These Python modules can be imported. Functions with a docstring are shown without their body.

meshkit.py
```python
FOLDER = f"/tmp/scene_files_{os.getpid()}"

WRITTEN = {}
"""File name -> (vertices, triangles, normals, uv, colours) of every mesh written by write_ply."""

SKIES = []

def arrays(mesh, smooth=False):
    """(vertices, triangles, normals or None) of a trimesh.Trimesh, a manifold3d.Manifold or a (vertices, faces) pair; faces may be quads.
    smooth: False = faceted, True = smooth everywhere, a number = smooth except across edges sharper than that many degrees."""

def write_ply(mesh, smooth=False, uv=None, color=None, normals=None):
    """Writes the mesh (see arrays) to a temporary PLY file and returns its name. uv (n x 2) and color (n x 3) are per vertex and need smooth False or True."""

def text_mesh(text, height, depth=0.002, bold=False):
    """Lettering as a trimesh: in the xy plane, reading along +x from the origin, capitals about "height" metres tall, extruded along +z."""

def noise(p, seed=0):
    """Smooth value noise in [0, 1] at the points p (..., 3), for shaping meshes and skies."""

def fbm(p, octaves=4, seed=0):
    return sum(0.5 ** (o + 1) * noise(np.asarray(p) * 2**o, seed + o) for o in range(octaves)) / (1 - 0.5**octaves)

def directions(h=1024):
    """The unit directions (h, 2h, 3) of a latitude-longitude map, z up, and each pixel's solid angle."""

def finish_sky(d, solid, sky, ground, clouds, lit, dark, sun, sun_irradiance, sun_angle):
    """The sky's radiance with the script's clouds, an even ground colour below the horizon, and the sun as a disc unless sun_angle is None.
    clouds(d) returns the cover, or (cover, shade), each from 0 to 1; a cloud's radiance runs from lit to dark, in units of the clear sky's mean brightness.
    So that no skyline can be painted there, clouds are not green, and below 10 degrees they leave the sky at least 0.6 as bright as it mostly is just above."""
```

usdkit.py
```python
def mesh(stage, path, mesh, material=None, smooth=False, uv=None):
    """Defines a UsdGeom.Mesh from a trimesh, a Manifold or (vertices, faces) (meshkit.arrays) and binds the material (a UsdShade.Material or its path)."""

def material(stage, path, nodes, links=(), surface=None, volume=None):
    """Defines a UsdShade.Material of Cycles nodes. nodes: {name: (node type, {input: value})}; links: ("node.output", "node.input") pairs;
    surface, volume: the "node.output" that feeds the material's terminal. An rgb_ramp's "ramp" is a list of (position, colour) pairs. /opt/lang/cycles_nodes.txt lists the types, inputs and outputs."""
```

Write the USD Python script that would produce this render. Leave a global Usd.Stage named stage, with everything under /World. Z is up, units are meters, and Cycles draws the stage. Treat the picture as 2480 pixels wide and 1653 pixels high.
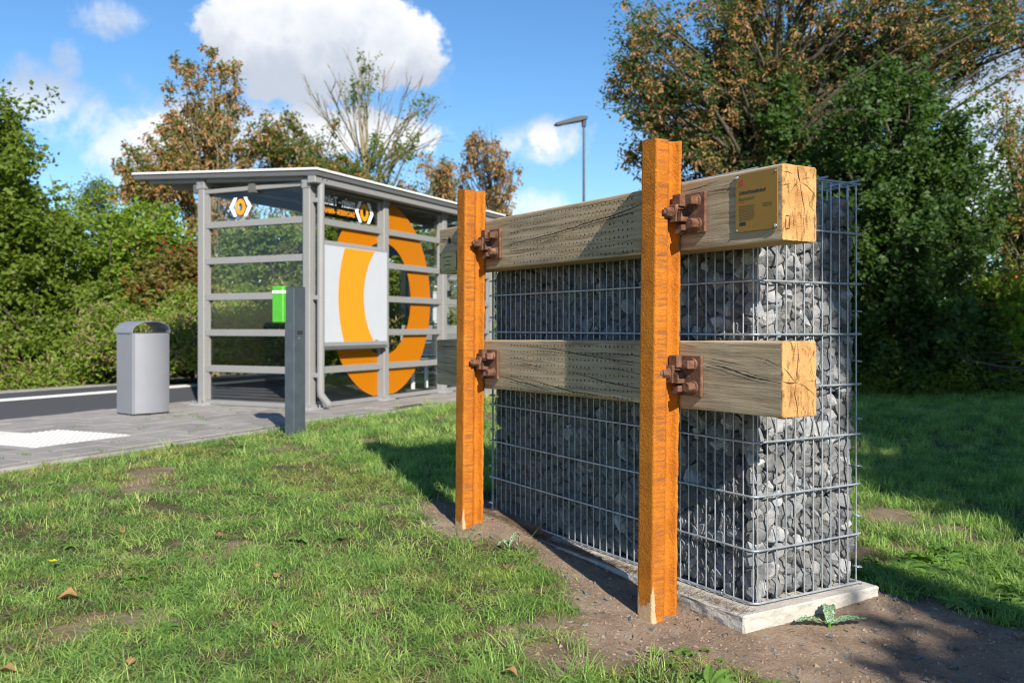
import math, random
import numpy as np, trimesh, shapely
from shapely import affinity
from shapely.geometry import Polygon, Point, box as sbox
from scipy.spatial import Voronoi, ConvexHull, cKDTree
from scipy.spatial.transform import Rotation as Rot
from pxr import Usd, UsdGeom, UsdLux, UsdShade, Gf, Sdf, Vt
import usdkit, meshkit

stage = Usd.Stage.CreateInMemory()
UsdGeom.SetStageUpAxis(stage, 'Z'); UsdGeom.SetStageMetersPerUnit(stage, 1.0)
UsdGeom.Xform.Define(stage, '/World'); UsdGeom.Scope.Define(stage, '/World/Looks')

# ------------------------------------------------------------------ camera
EYE = np.array([2.4186, -2.4913, 1.0287]); YAW = 2.6022
FW = np.array([math.cos(YAW), math.sin(YAW), 0.0]); RT = np.array([math.sin(YAW), -math.cos(YAW), 0.0]); UP = np.array([0, 0, 1.0])
cam = UsdGeom.Camera.Define(stage, '/World/camera')
m = np.eye(4); m[0, :3], m[1, :3], m[2, :3], m[3, :3] = RT, UP, -FW, EYE
cam.AddTransformOp().Set(Gf.Matrix4d(m.tolist()))
cam.CreateHorizontalApertureAttr(36.0); cam.CreateVerticalApertureAttr(24.0)
FOC = 2198.0 / 2480 * 36
cam.CreateFocalLengthAttr(FOC)
cam.CreateVerticalApertureOffsetAttr(-35.5 / 2480 * 36)
cam.CreateClippingRangeAttr(Gf.Vec2f(0.05, 2000))
cam.CreateFStopAttr(4.0); cam.CreateFocusDistanceAttr(3.0)
cam.CreateExposureAttr(0.85)

# ------------------------------------------------------------------ sky and sun
SUN_AZ, SUN_EL = math.radians(-10.0), math.radians(33.5)
SUN = np.array([math.cos(SUN_AZ) * math.cos(SUN_EL), math.sin(SUN_AZ) * math.cos(SUN_EL), math.sin(SUN_EL)])
sun = UsdLux.DistantLight.Define(stage, '/World/sun')
sun.CreateIntensityAttr(1.2); sun.CreateAngleAttr(0.53); sun.CreateNormalizeAttr(True); sun.CreateColorAttr(Gf.Vec3f(1.0, 0.93, 0.82))
zx = SUN; xx = np.cross(UP, zx); xx /= np.linalg.norm(xx); yy = np.cross(zx, xx)
m = np.eye(4); m[0, :3], m[1, :3], m[2, :3] = xx, yy, zx
sun.AddTransformOp().Set(Gf.Matrix4d(m.tolist()))
SKY_STRENGTH = 0.09
CLOUD = 6.6

def sky_material():
    N, L, cnt = {}, [], [0]
    def node(kind, links=(), **kw):
        cnt[0] += 1; n = f'n{cnt[0]}'; N[n] = (kind, kw)
        for k, v in links: L.append((v, f'{n}.{k}'))
        return n
    def mth(op, a, b=None, c=None):
        kw, lk = {'math_type': op}, []
        for i, v in enumerate((a, b, c), 1):
            if v is None: continue
            if isinstance(v, str): lk.append((f'value{i}', v))
            else: kw[f'value{i}'] = float(v)
        return node('math', lk, **kw) + '.value'
    N['sky'] = ('sky_texture', dict(sky_type='single_scattering', sun_disc=False, sun_elevation=SUN_EL, sun_rotation=math.atan2(SUN[0], SUN[1]), air_density=1.0, aerosol_density=0.12, ozone_density=4.0, altitude=100.0))
    N['sat'] = ('hsv', dict(hue=0.5, saturation=1.17, value=1.0, fac=1.0)); L.append(('sky.color', 'sat.color'))
    N['tc'] = ('texture_coordinate', {})
    D = 'tc.generated'
    sx = node('separate_xyz', [('vector', D)])
    az = mth('arctan2', f'{sx}.y', f'{sx}.x')                     # compass direction of the sky point, in radians
    el = mth('arcsine', f'{sx}.z')
    n0 = node('noise_texture', [('vector', D)], scale=6.0, detail=3.0, roughness=0.5)
    n1 = node('noise_texture', [('vector', D)], scale=15.0, detail=12.0, roughness=0.66, distortion=0.35)
    n2 = node('noise_texture', [('vector', D)], scale=48.0, detail=8.0, roughness=0.66)
    noise = mth('add', mth('add', mth('multiply', mth('subtract', f'{n0}.fac', 0.5), 0.9), mth('multiply', mth('subtract', f'{n1}.fac', 0.5), 3.4)), mth('multiply', mth('subtract', f'{n2}.fac', 0.5), 1.3))
    def field(items):
        total = None                                                     # (azimuth, elevation, half width, half height, fullness) of each cloud
        for (px, py, rw, rh, full) in items:
            d = FW + RT * (px * 1.0544 - 1240) / 2198.0 + UP * (791 - py * 1.0544) / 2198.0
            d /= np.linalg.norm(d)
            a0, e0 = math.atan2(d[1], d[0]), math.asin(d[2])
            da = mth('divide', mth('subtract', az, a0), rw / 2085.0); de = mth('divide', mth('subtract', el, e0), rh / 2085.0)
            q = mth('add', mth('multiply', da, da), mth('multiply', de, de))
            v = mth('multiply', mth('subtract', 1.0, q), full)
            v = mth('maximum', v, -1.5)
            total = v if total is None else mth('maximum', total, v)
        return total
    dens = mth('add', field(CLOUDS), noise)
    mr = node('map_range', [('value', dens)], range_type='smoothstep', from_min=-0.05, from_max=0.55, to_min=0.0, to_max=1.0, clamp=True)
    wdens = mth('add', field(WISPS), mth('multiply', noise, 1.25))
    wr_ = node('map_range', [('value', wdens)], range_type='smoothstep', from_min=-0.35, from_max=1.3, to_min=0.0, to_max=0.78, clamp=True)
    mp = node('mapping', [('vector', D)], scale=(1.0, 1.0, 2.2))
    n3 = node('noise_texture', [('vector', f'{mp}.vector')], scale=3.1, detail=8.0, roughness=0.6)
    wisp = node('map_range', [('value', f'{n3}.fac')], range_type='smoothstep', from_min=0.60, from_max=0.85, to_min=0.0, to_max=0.3, clamp=True)
    cover = mth('maximum', mth('maximum', f'{mr}.result', f'{wr_}.result'), f'{wisp}.result')
    # undersides are greyer
    n4 = node('noise_texture', [('vector', D)], scale=16.0, detail=6.0, roughness=0.55)
    lowv = mth('add', el, mth('multiply', mth('subtract', f'{n4}.fac', 0.5), 0.16))
    low = node('map_range', [('value', lowv)], range_type='smoothstep', from_min=0.335, from_max=0.255, to_min=0.0, to_max=0.9, clamp=True)
    body = node('map_range', [('value', mth('subtract', dens, mth('multiply', mth('subtract', f'{n1}.fac', 0.5), 4.0)))], range_type='smoothstep', from_min=0.5, from_max=2.0, to_min=0.0, to_max=0.55, clamp=True)
    high = node('map_range', [('value', el)], range_type='smoothstep', from_min=0.20, from_max=0.24, to_min=0.0, to_max=1.0, clamp=True)
    shade = mth('maximum', mth('multiply', f'{low}.result', f'{high}.result'), f'{body}.result')
    cc = node('mix_color', [('fac', shade)], a=(CLOUD * 0.98, CLOUD * 1.0, CLOUD * 1.03), b=(CLOUD * 0.52, CLOUD * 0.58, CLOUD * 0.69), use_clamp=False)
    mix = node('mix_color', [('fac', cover), ('a', 'sat.color'), ('b', f'{cc}.result')])
    N['bg'] = ('background_shader', dict(strength=SKY_STRENGTH)); L.append((f'{mix}.result', 'bg.color'))
    return usdkit.material(stage, '/World/Looks/sky_look', N, L, surface='bg.background')

CLOUDS = [(560, 80, 110, 110, 1.3), (640, 80, 150, 110, 1.5), (760, 100, 190, 110, 1.8), (880, 110, 150, 95, 1.6), (850, 40, 100, 70, 1.3), (940, 140, 90, 75, 1.2), (650, 190, 180, 50, 1.0), (1240, 325, 55, 30, 0.35),
          (400, 310, 110, 55, 0.8), (760, 300, 200, 60, 0.9), (900, 310, 110, 60, 0.8)]
WISPS = [(90, 210, 85, 60, 1.1), (60, 170, 40, 40, 0.9), (150, 150, 30, 45, 0.5), (230, 45, 70, 28, 0.4), (280, 330, 100, 90, 1.0), (230, 260, 45, 50, 0.6), (600, 300, 380, 90, 1.0), (1190, 480, 120, 40, 0.8), (1250, 325, 110, 45, 0.7), (2330, 190, 150, 100, 1.6), (2250, 420, 160, 110, 1.4), (1750, 330, 260, 110, 1.0), (1950, 100, 140, 80, 0.8), (1000, 190, 60, 40, 0.6)]
dome = UsdLux.DomeLight.Define(stage, '/World/sky')
UsdShade.MaterialBindingAPI.Apply(dome.GetPrim()).Bind(sky_material())
dome.GetPrim().SetCustomDataByKey('kind', 'structure')

# ------------------------------------------------------------------ helpers
LOOKS = {}
def look(name, nodes, links=(), surface='p.BSDF'):
    LOOKS[name] = usdkit.material(stage, f'/World/Looks/{name}', nodes, links, surface=surface); return LOOKS[name]
_used = {}
def numbered(parent, name):
    k = (parent, name); n = _used.get(k, 0); _used[k] = n + 1
    return f'{parent}/{name}' if n == 0 else f'{parent}/{name}_{n:03d}'
def tag(prim, label=None, category=None, group=None, kind=None):
    p = prim.GetPrim()
    for k, v in (('label', label), ('category', category), ('group', group), ('kind', kind)):
        if v: p.SetCustomDataByKey(k, v)
    return p
def thing(name, label, cat, group=None, loc=(0, 0, 0), rz=0):
    x = UsdGeom.Xform.Define(stage, numbered('/World', name))
    x.AddTranslateOp().Set(Gf.Vec3d(*map(float, loc))); x.AddRotateZOp().Set(float(rz))
    tag(x, label, cat, group); return x
def obj(name, mesh, mat, parent=None, smooth=False, **tags):
    base = '/World' if parent is None else str(parent.GetPrim().GetPath())
    me = usdkit.mesh(stage, numbered(base, name), mesh, LOOKS[mat] if mat else None, smooth=smooth)
    if tags: tag(me, **tags)
    return me
def cat(ms): return trimesh.util.concatenate([x if isinstance(x, trimesh.Trimesh) else trimesh.Trimesh(*x, process=False) for x in ms])
def bx(x0, x1, y0, y1, z0, z1, ch=0.0):
    lo, hi = np.minimum((x0, y0, z0), (x1, y1, z1)), np.maximum((x0, y0, z0), (x1, y1, z1))
    if ch > 0:
        c = []
        for sx in (0, 1):
            for sy in (0, 1):
                for sz in (0, 1):
                    p = np.where((sx, sy, sz), hi, lo); s = np.where((sx, sy, sz), -1.0, 1.0) * ch
                    for k in range(3):
                        q = p + s; q[k] = p[k]; c.append(q)
        return trimesh.convex.convex_hull(np.array(c))
    b = trimesh.creation.box(extents=hi - lo); b.apply_translation((lo + hi) / 2); return b
def tube(pts, rad, n=6, cap=True):
    pts = np.asarray(pts, float); rad = np.broadcast_to(np.asarray(rad, float), (len(pts),))
    t = np.gradient(pts, axis=0); t /= np.maximum(np.linalg.norm(t, axis=1, keepdims=True), 1e-9)
    a = np.array([0, 0, 1.0]) if abs(t[0][2]) < 0.9 else np.array([1.0, 0, 0])
    V = []
    for p, d, r in zip(pts, t, rad):
        u = np.cross(d, a); u /= max(np.linalg.norm(u), 1e-9); w = np.cross(d, u); a = -np.cross(d, u) if False else a
        k = np.arange(n) * 2 * np.pi / n
        V.append(p + r * (np.cos(k)[:, None] * u + np.sin(k)[:, None] * w))
    V = np.vstack(V); F = []
    m_ = len(pts)
    i = np.arange(n); j = (i + 1) % n
    for s in range(m_ - 1):
        a0, b0 = s * n, (s + 1) * n
        F.append(np.stack([a0 + i, a0 + j, b0 + j], 1)); F.append(np.stack([a0 + i, b0 + j, b0 + i], 1))
    F = np.vstack(F)
    if cap:
        k = np.arange(1, n - 1)
        F = np.vstack([F, np.stack([0 * k, k + 1, k], 1), (m_ - 1) * n + np.stack([0 * k, k, k + 1], 1)])
    return trimesh.Trimesh(V, F, process=False)
def cyl(p0, p1, r, n=12): return tube([p0, p1], r, n)
def extr(poly, depth):
    g = getattr(poly, 'geoms', [poly])
    return cat([trimesh.creation.extrude_polygon(x, depth, engine='earcut') for x in g if x.area > 1e-9])
def place(mesh, o, X, Y, Z):
    """local x, y, z axes to the given world axes at o"""
    M = np.eye(4); M[:3, 0], M[:3, 1], M[:3, 2], M[:3, 3] = X, Y, Z, o
    k = mesh.copy(); k.apply_transform(M)
    return k
def at(px, py, depth):
    return EYE + depth * (FW + RT * (px * 1.0544 - 1240) / 2198.0 + UP * (791 - py * 1.0544) / 2198.0)
PXM = 2084.6                                                           # photo width units per metre at one metre
# platform frame
AS = 2.1525
EL = np.array([math.cos(AS), math.sin(AS), 0]); ES = np.array([math.cos(AS + math.pi / 2), math.sin(AS + math.pi / 2), 0])
ZP = 0.10; ORG = np.array([-7.503, 0.791, ZP])
def W3(a, b, z): return ORG + EL * a + ES * b + np.array([0, 0, z - ZP])
def AB(x, y):
    d = np.stack([np.asarray(x) - ORG[0], np.asarray(y) - ORG[1]], -1)
    return d @ EL[:2], d @ ES[:2]
def toW(mesh):
    k = mesh.copy(); v = np.array(k.vertices)
    k.vertices = ORG + v[:, :1] * EL + v[:, 1:2] * ES + np.array([0, 0, -ZP]) + v[:, 2:] * UP
    return k
def bab(a0, a1, b0, b1, z0, z1, ch=0.0): return toW(bx(a0, a1, b0, b1, z0, z1, ch))
def fbm(p, o=4, seed=0): return meshkit.fbm(np.asarray(p, float) + 100.0, o, seed)

# ------------------------------------------------------------------ ground shape
DIRT = [Polygon([(-2.3, -0.30), (-1.95, -0.44), (-1.6, -0.40), (-1.3, -0.22), (-0.95, -0.30), (-0.66, -0.42), (-0.42, -0.60), (-0.16, -0.72), (0.08, -0.70), (0.16, -0.45), (0.30, -0.26), (0.5, -0.30), (0.8, -0.36), (1.4, -0.5), (2.2, 0.2), (1.6, 1.3), (0.8, 1.0), (0.45, 0.78), (0.1, 0.84), (-0.1, 0.76), (-2.1, 0.72), (-2.2, 0.1)])]
def ground_z(x, y):
    x, y = np.asarray(x, float), np.asarray(y, float)
    a, b = AB(x, y)
    z = np.clip(-0.085 + 0.048 * (-0.25 - x), -0.09, 0.078)
    z = np.where(x > -0.25, -0.085 - 0.02 * np.clip(x + 0.25, 0, 3), z)
    p = np.stack([x, y, 0 * x], -1)
    z = z + 0.035 * (fbm(p * 1.7, 3, 5) - 0.5) + 0.012 * (fbm(p * 9, 2, 6) - 0.5)
    z = z + 0.03 * np.exp(-(((x - 0.55) / 0.5) ** 2 + ((y - 0.75) / 0.35) ** 2))
    ds_ = np.hypot(np.maximum(np.maximum(-2.06 - x, x - 0.06), 0), np.maximum(np.maximum(-0.115 - y, y - 0.632), 0))
    z = np.where(x > -1.9, z + 0.034 * np.exp(-(ds_ / 0.11) ** 2), z)
    w = np.clip((b + 1.25) / 0.3, 0, 1)                              # meets the kerb level
    z = z * (1 - w) + 0.068 * w
    far = np.clip((b - 5.85) / 0.3, 0, 1)
    z = np.where(b > 5.6, z * (1 - far) - 0.75 * far, z)
    bank = np.clip((b - 10.0) / 6.0, 0, 1)
    z = z + np.where(b > 6, bank * 0.5, 0)
    return z
def dirt_of(x, y):
    pts = shapely.points(np.asarray(x).ravel(), np.asarray(y).ravel())
    d = shapely.distance(pts, DIRT[0]); inside = shapely.contains(DIRT[0], pts)
    din = np.where(inside, shapely.distance(pts, DIRT[0].exterior), -d).reshape(np.shape(x))
    p = np.stack([x, y, 0 * np.asarray(x)], -1)
    n = fbm(p * 4.0, 4, 11) - 0.5
    v = np.clip((din + n * 0.26) / 0.12 + 0.5, 0, 1)
    bare = np.clip((fbm(p * 2.6, 4, 21) - 0.64) / 0.08, 0, 1) * 0.7
    return np.maximum(v, bare)

# ------------------------------------------------------------------ materials
def noise_mat(name, stops, scale=8.0, detail=6.0, rough=0.6, roughness=0.85, bump=0.0, bscale=60.0, bdist=0.01, stretch=None, metallic=0.0, rnd=None, spec=0.3, rndamt=0.25):
    N = {'tc': ('texture_coordinate', {}), 'map': ('mapping', dict(scale=stretch or (1, 1, 1))), 'n': ('noise_texture', dict(scale=scale, detail=detail, roughness=rough)), 'r': ('rgb_ramp', {'ramp': stops}),
         'p': ('principled_bsdf', dict(roughness=roughness, metallic=metallic, specular_ior_level=spec))}
    L = [('tc.object', 'map.vector'), ('map.vector', 'n.vector'), ('n.fac', 'r.fac')]
    src = 'r.color'
    if rnd:
        N['info'] = ('object_info', {}) if rnd == 'object' else ('geometry', {})
        s = 'info.random' if rnd == 'object' else 'info.random_per_island'
        N['mr'] = ('map_range', dict(from_min=0.0, from_max=1.0, to_min=1 - rndamt, to_max=1 + rndamt)); L.append((s, 'mr.value'))
        N['h'] = ('hsv', dict(hue=0.5, saturation=1.0, fac=1.0)); L += [(src, 'h.color'), ('mr.result', 'h.value')]; src = 'h.color'
    L.append((src, 'p.base_color'))
    if bump:
        N['bn'] = ('noise_texture', dict(scale=bscale, detail=6.0, roughness=0.65)); N['b'] = ('bump', dict(strength=bump, distance=bdist))
        L += [('map.vector', 'bn.vector'), ('bn.fac', 'b.height'), ('b.normal', 'p.normal')]
    return look(name, N, L)
def leaf_mat(name, colors, trans=0.35, rough=0.55, obj_rand=False, tw=1.5):
    stops = [(i / max(len(colors) - 1, 1), c) for i, c in enumerate(colors)]
    N = {'g': ('geometry', {}), 'r': ('rgb_ramp', {'ramp': stops}), 'p': ('principled_bsdf', dict(roughness=rough, specular_ior_level=0.35)), 't': ('translucent_bsdf', {}),
         'tint': ('mix_color', dict(blend_type='multiply', fac=1.0, b=(1.25 * tw, 1.35 * tw, 0.55 * tw), use_clamp=False)), 'm': ('mix_closure', dict(fac=trans))}
    L = [('r.color', 'p.base_color'), ('r.color', 'tint.a'), ('tint.result', 't.color'), ('p.BSDF', 'm.closure1'), ('t.BSDF', 'm.closure2')]
    if obj_rand:
        N['o'] = ('object_info', {}); N['add'] = ('math', dict(math_type='add')); N['fr'] = ('math', dict(math_type='fraction'))
        L += [('g.random_per_island', 'add.value1'), ('o.random', 'add.value2'), ('add.value', 'fr.value1'), ('fr.value', 'r.fac')]
    else: L.append(('g.random_per_island', 'r.fac'))
    return look(name, N, L, 'm.closure')
def plain(name, c, rough=0.5, metallic=0.0, spec=0.5, coat=0.0, var=0.12, scale=6.0, bump=0.0, bscale=200.0):
    c = np.array(c)
    return noise_mat(name, [(0.3, tuple(c * (1 - var))), (0.7, tuple(np.minimum(c * (1 + var), 0.95)))], scale=scale, roughness=rough, metallic=metallic, spec=spec, bump=bump, bscale=bscale, bdist=0.002)

def soil_look():
    N = {'tc': ('texture_coordinate', {}), 'a': ('attribute', dict(attribute='dirt')),
         'n1': ('noise_texture', dict(scale=6.0, detail=8.0, roughness=0.7)), 'r1': ('rgb_ramp', {'ramp': [(0.3, (0.22, 0.16, 0.115)), (0.5, (0.335, 0.25, 0.18)), (0.72, (0.45, 0.35, 0.265))]}),
         'n2': ('noise_texture', dict(scale=180.0, detail=4.0, roughness=0.8)), 'r2': ('rgb_ramp', {'ramp': [(0.35, (0.55, 0.5, 0.47)), (0.6, (1, 1, 1)), (0.74, (1.6, 1.55, 1.5))]}),
         'mul': ('mix_color', dict(blend_type='multiply', fac=0.85, use_clamp=False)),
         'n3': ('noise_texture', dict(scale=22.0, detail=8.0, roughness=0.75)), 'r3': ('rgb_ramp', {'ramp': [(0.35, (0.05, 0.055, 0.02)), (0.55, (0.10, 0.09, 0.045)), (0.7, (0.17, 0.135, 0.085))]}),
         'mix': ('mix_color', {}), 'p': ('principled_bsdf', dict(roughness=0.97, specular_ior_level=0.15)),
         'bn': ('noise_texture', dict(scale=70.0, detail=8.0, roughness=0.75)), 'b': ('bump', dict(strength=0.9, distance=0.02))}
    L = [('tc.object', f'{k}.vector') for k in ('n1', 'n2', 'n3', 'bn')] + [('n1.fac', 'r1.fac'), ('n2.fac', 'r2.fac'), ('r1.color', 'mul.a'), ('r2.color', 'mul.b'), ('n3.fac', 'r3.fac'),
         ('a.fac', 'mix.fac'), ('r3.color', 'mix.a'), ('mul.result', 'mix.b'), ('mix.result', 'p.base_color'), ('bn.fac', 'b.height'), ('b.normal', 'p.normal')]
    look('soil', N, L)
soil_look()
noise_mat('stone', [(0.28, (0.115, 0.122, 0.135)), (0.44, (0.205, 0.21, 0.22)), (0.56, (0.27, 0.268, 0.265)), (0.72, (0.40, 0.38, 0.345))], scale=11.0, detail=10, rough=0.7, roughness=0.9, bump=0.8, bscale=70, bdist=0.012, rnd='object', rndamt=0.42)
noise_mat('stone_fill', [(0.28, (0.115, 0.122, 0.135)), (0.44, (0.205, 0.21, 0.22)), (0.56, (0.27, 0.268, 0.265)), (0.72, (0.40, 0.38, 0.345))], scale=11.0, detail=10, rough=0.7, roughness=0.9, bump=0.8, bscale=70, bdist=0.012, rnd='island', rndamt=0.42)
noise_mat('galvanised_wire', [(0.35, (0.29, 0.32, 0.355)), (0.65, (0.46, 0.495, 0.53))], scale=30, roughness=0.42, metallic=0.55, spec=0.5)
noise_mat('concrete', [(0.3, (0.32, 0.30, 0.265)), (0.55, (0.45, 0.425, 0.38)), (0.75, (0.55, 0.52, 0.47))], scale=5, detail=10, rough=0.7, roughness=0.95, bump=0.7, bscale=110, bdist=0.01)
noise_mat('kerb', [(0.3, (0.20, 0.19, 0.17)), (0.7, (0.31, 0.295, 0.27))], scale=6, detail=8, roughness=0.95, bump=0.4, bscale=150, rnd='object', rndamt=0.12)
noise_mat('paver', [(0.3, (0.205, 0.19, 0.178)), (0.7, (0.275, 0.258, 0.24))], scale=7, detail=10, rough=0.7, roughness=0.92, bump=0.35, bscale=240, bdist=0.006, rnd='object', rndamt=0.14)
noise_mat('joint', [(0.3, (0.035, 0.035, 0.022)), (0.7, (0.075, 0.07, 0.045))], scale=12, roughness=1.0)
noise_mat('asphalt', [(0.3, (0.045, 0.046, 0.05)), (0.55, (0.065, 0.066, 0.072)), (0.75, (0.10, 0.10, 0.105))], scale=90, detail=10, rough=0.85, roughness=0.9, bump=0.4, bscale=300, bdist=0.006)
plain('white_paint', (0.72, 0.72, 0.68), rough=0.8, var=0.06, scale=9)
plain('tactile', (0.50, 0.49, 0.455), rough=0.85, var=0.06, scale=12)
noise_mat('ballast', [(0.3, (0.10, 0.09, 0.08)), (0.7, (0.26, 0.24, 0.21))], scale=30, detail=8, roughness=1.0, bump=1.0, bscale=25, bdist=0.05)
noise_mat('clamp_rust', [(0.3, (0.07, 0.032, 0.02)), (0.52, (0.15, 0.072, 0.045)), (0.74, (0.30, 0.17, 0.10))], scale=26, detail=9, rough=0.72, roughness=0.85, bump=0.6, bscale=180, bdist=0.006, spec=0.25)
plain('shelter_grey', (0.235, 0.233, 0.228), rough=0.45, spec=0.5, var=0.03)
plain('shelter_dark', (0.10, 0.10, 0.10), rough=0.55, var=0.04)
plain('roof_under', (0.22, 0.21, 0.20), rough=0.6, var=0.05)
plain('roof_white', (0.78, 0.78, 0.76), rough=0.5, var=0.03)
plain('poster_white', (0.46, 0.48, 0.52), rough=0.35, var=0.02)
plain('poster_orange', (0.66, 0.265, 0.012), rough=0.4, var=0.02)
plain('alu', (0.55, 0.56, 0.58), rough=0.35, metallic=0.6, var=0.04)
plain('logo_white', (0.85, 0.85, 0.85), rough=0.45, var=0.02)
plain('logo_orange', (0.80, 0.30, 0.008), rough=0.45, var=0.02)
plain('bin_grey', (0.25, 0.255, 0.285), rough=0.38, metallic=0.25, var=0.05, scale=3)
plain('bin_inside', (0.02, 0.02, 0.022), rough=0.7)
plain('anthracite', (0.055, 0.07, 0.085), rough=0.5, var=0.15, scale=10, bump=0.1, bscale=400)
plain('green_plastic', (0.07, 0.36, 0.03), rough=0.4, var=0.08, scale=14)
plain('sign_blue', (0.01, 0.04, 0.36), rough=0.4)
plain('lamp_dark', (0.045, 0.05, 0.055), rough=0.4, var=0.2)
plain('lamp_pole', (0.10, 0.105, 0.115), rough=0.4, metallic=0.3, var=0.25)
plain('lens', (0.5, 0.5, 0.45), rough=0.3)
plain('brass', (0.25, 0.128, 0.007), rough=0.42, metallic=0.12, var=0.10, scale=4)
plain('brass_old', (0.34, 0.26, 0.11), rough=0.5, metallic=0.5, var=0.14, scale=18)
plain('screw_metal', (0.6, 0.6, 0.58), rough=0.3, metallic=0.9)
plain('print_black', (0.02, 0.018, 0.015), rough=0.6)
plain('print_faint', (0.09, 0.06, 0.015), rough=0.6)
plain('print_red', (0.55, 0.015, 0.02), rough=0.5)
plain('wood_dark', (0.022, 0.015, 0.010), rough=0.95)
plain('wood_crack_end', (0.05, 0.022, 0.008), rough=0.95)
noise_mat('bark', [(0.3, (0.045, 0.038, 0.028)), (0.7, (0.12, 0.10, 0.07))], scale=12, detail=8, roughness=0.95, bump=0.6, bscale=30, bdist=0.03)
noise_mat('bark_pale', [(0.3, (0.13, 0.10, 0.055)), (0.7, (0.30, 0.245, 0.14))], scale=8, detail=8, roughness=0.95)
look('glass', {'lw': ('layer_weight', dict(blend=0.5)), 'pw': ('math', dict(math_type='power', value2=4.0)), 'ma': ('math', dict(math_type='multiply_add', value2=0.5, value3=0.03)), 't': ('transparent_bsdf', dict(color=(0.975, 0.985, 0.98))), 'g': ('glossy_bsdf', dict(color=(1, 1, 1), roughness=0.01)), 'm': ('mix_closure', {})},
     [('lw.facing', 'pw.value1'), ('pw.value', 'ma.value1'), ('ma.value', 'm.fac'), ('t.BSDF', 'm.closure1'), ('g.BSDF', 'm.closure2')], 'm.closure')
look('orange_film', {'p': ('principled_bsdf', dict(base_color=(0.62, 0.215, 0.004), roughness=0.25, specular_ior_level=0.5)), 't': ('translucent_bsdf', dict(color=(0.75, 0.22, 0.004))), 'm': ('mix_closure', dict(fac=0.35))},
     [('p.BSDF', 'm.closure1'), ('t.BSDF', 'm.closure2')], 'm.closure')

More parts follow.
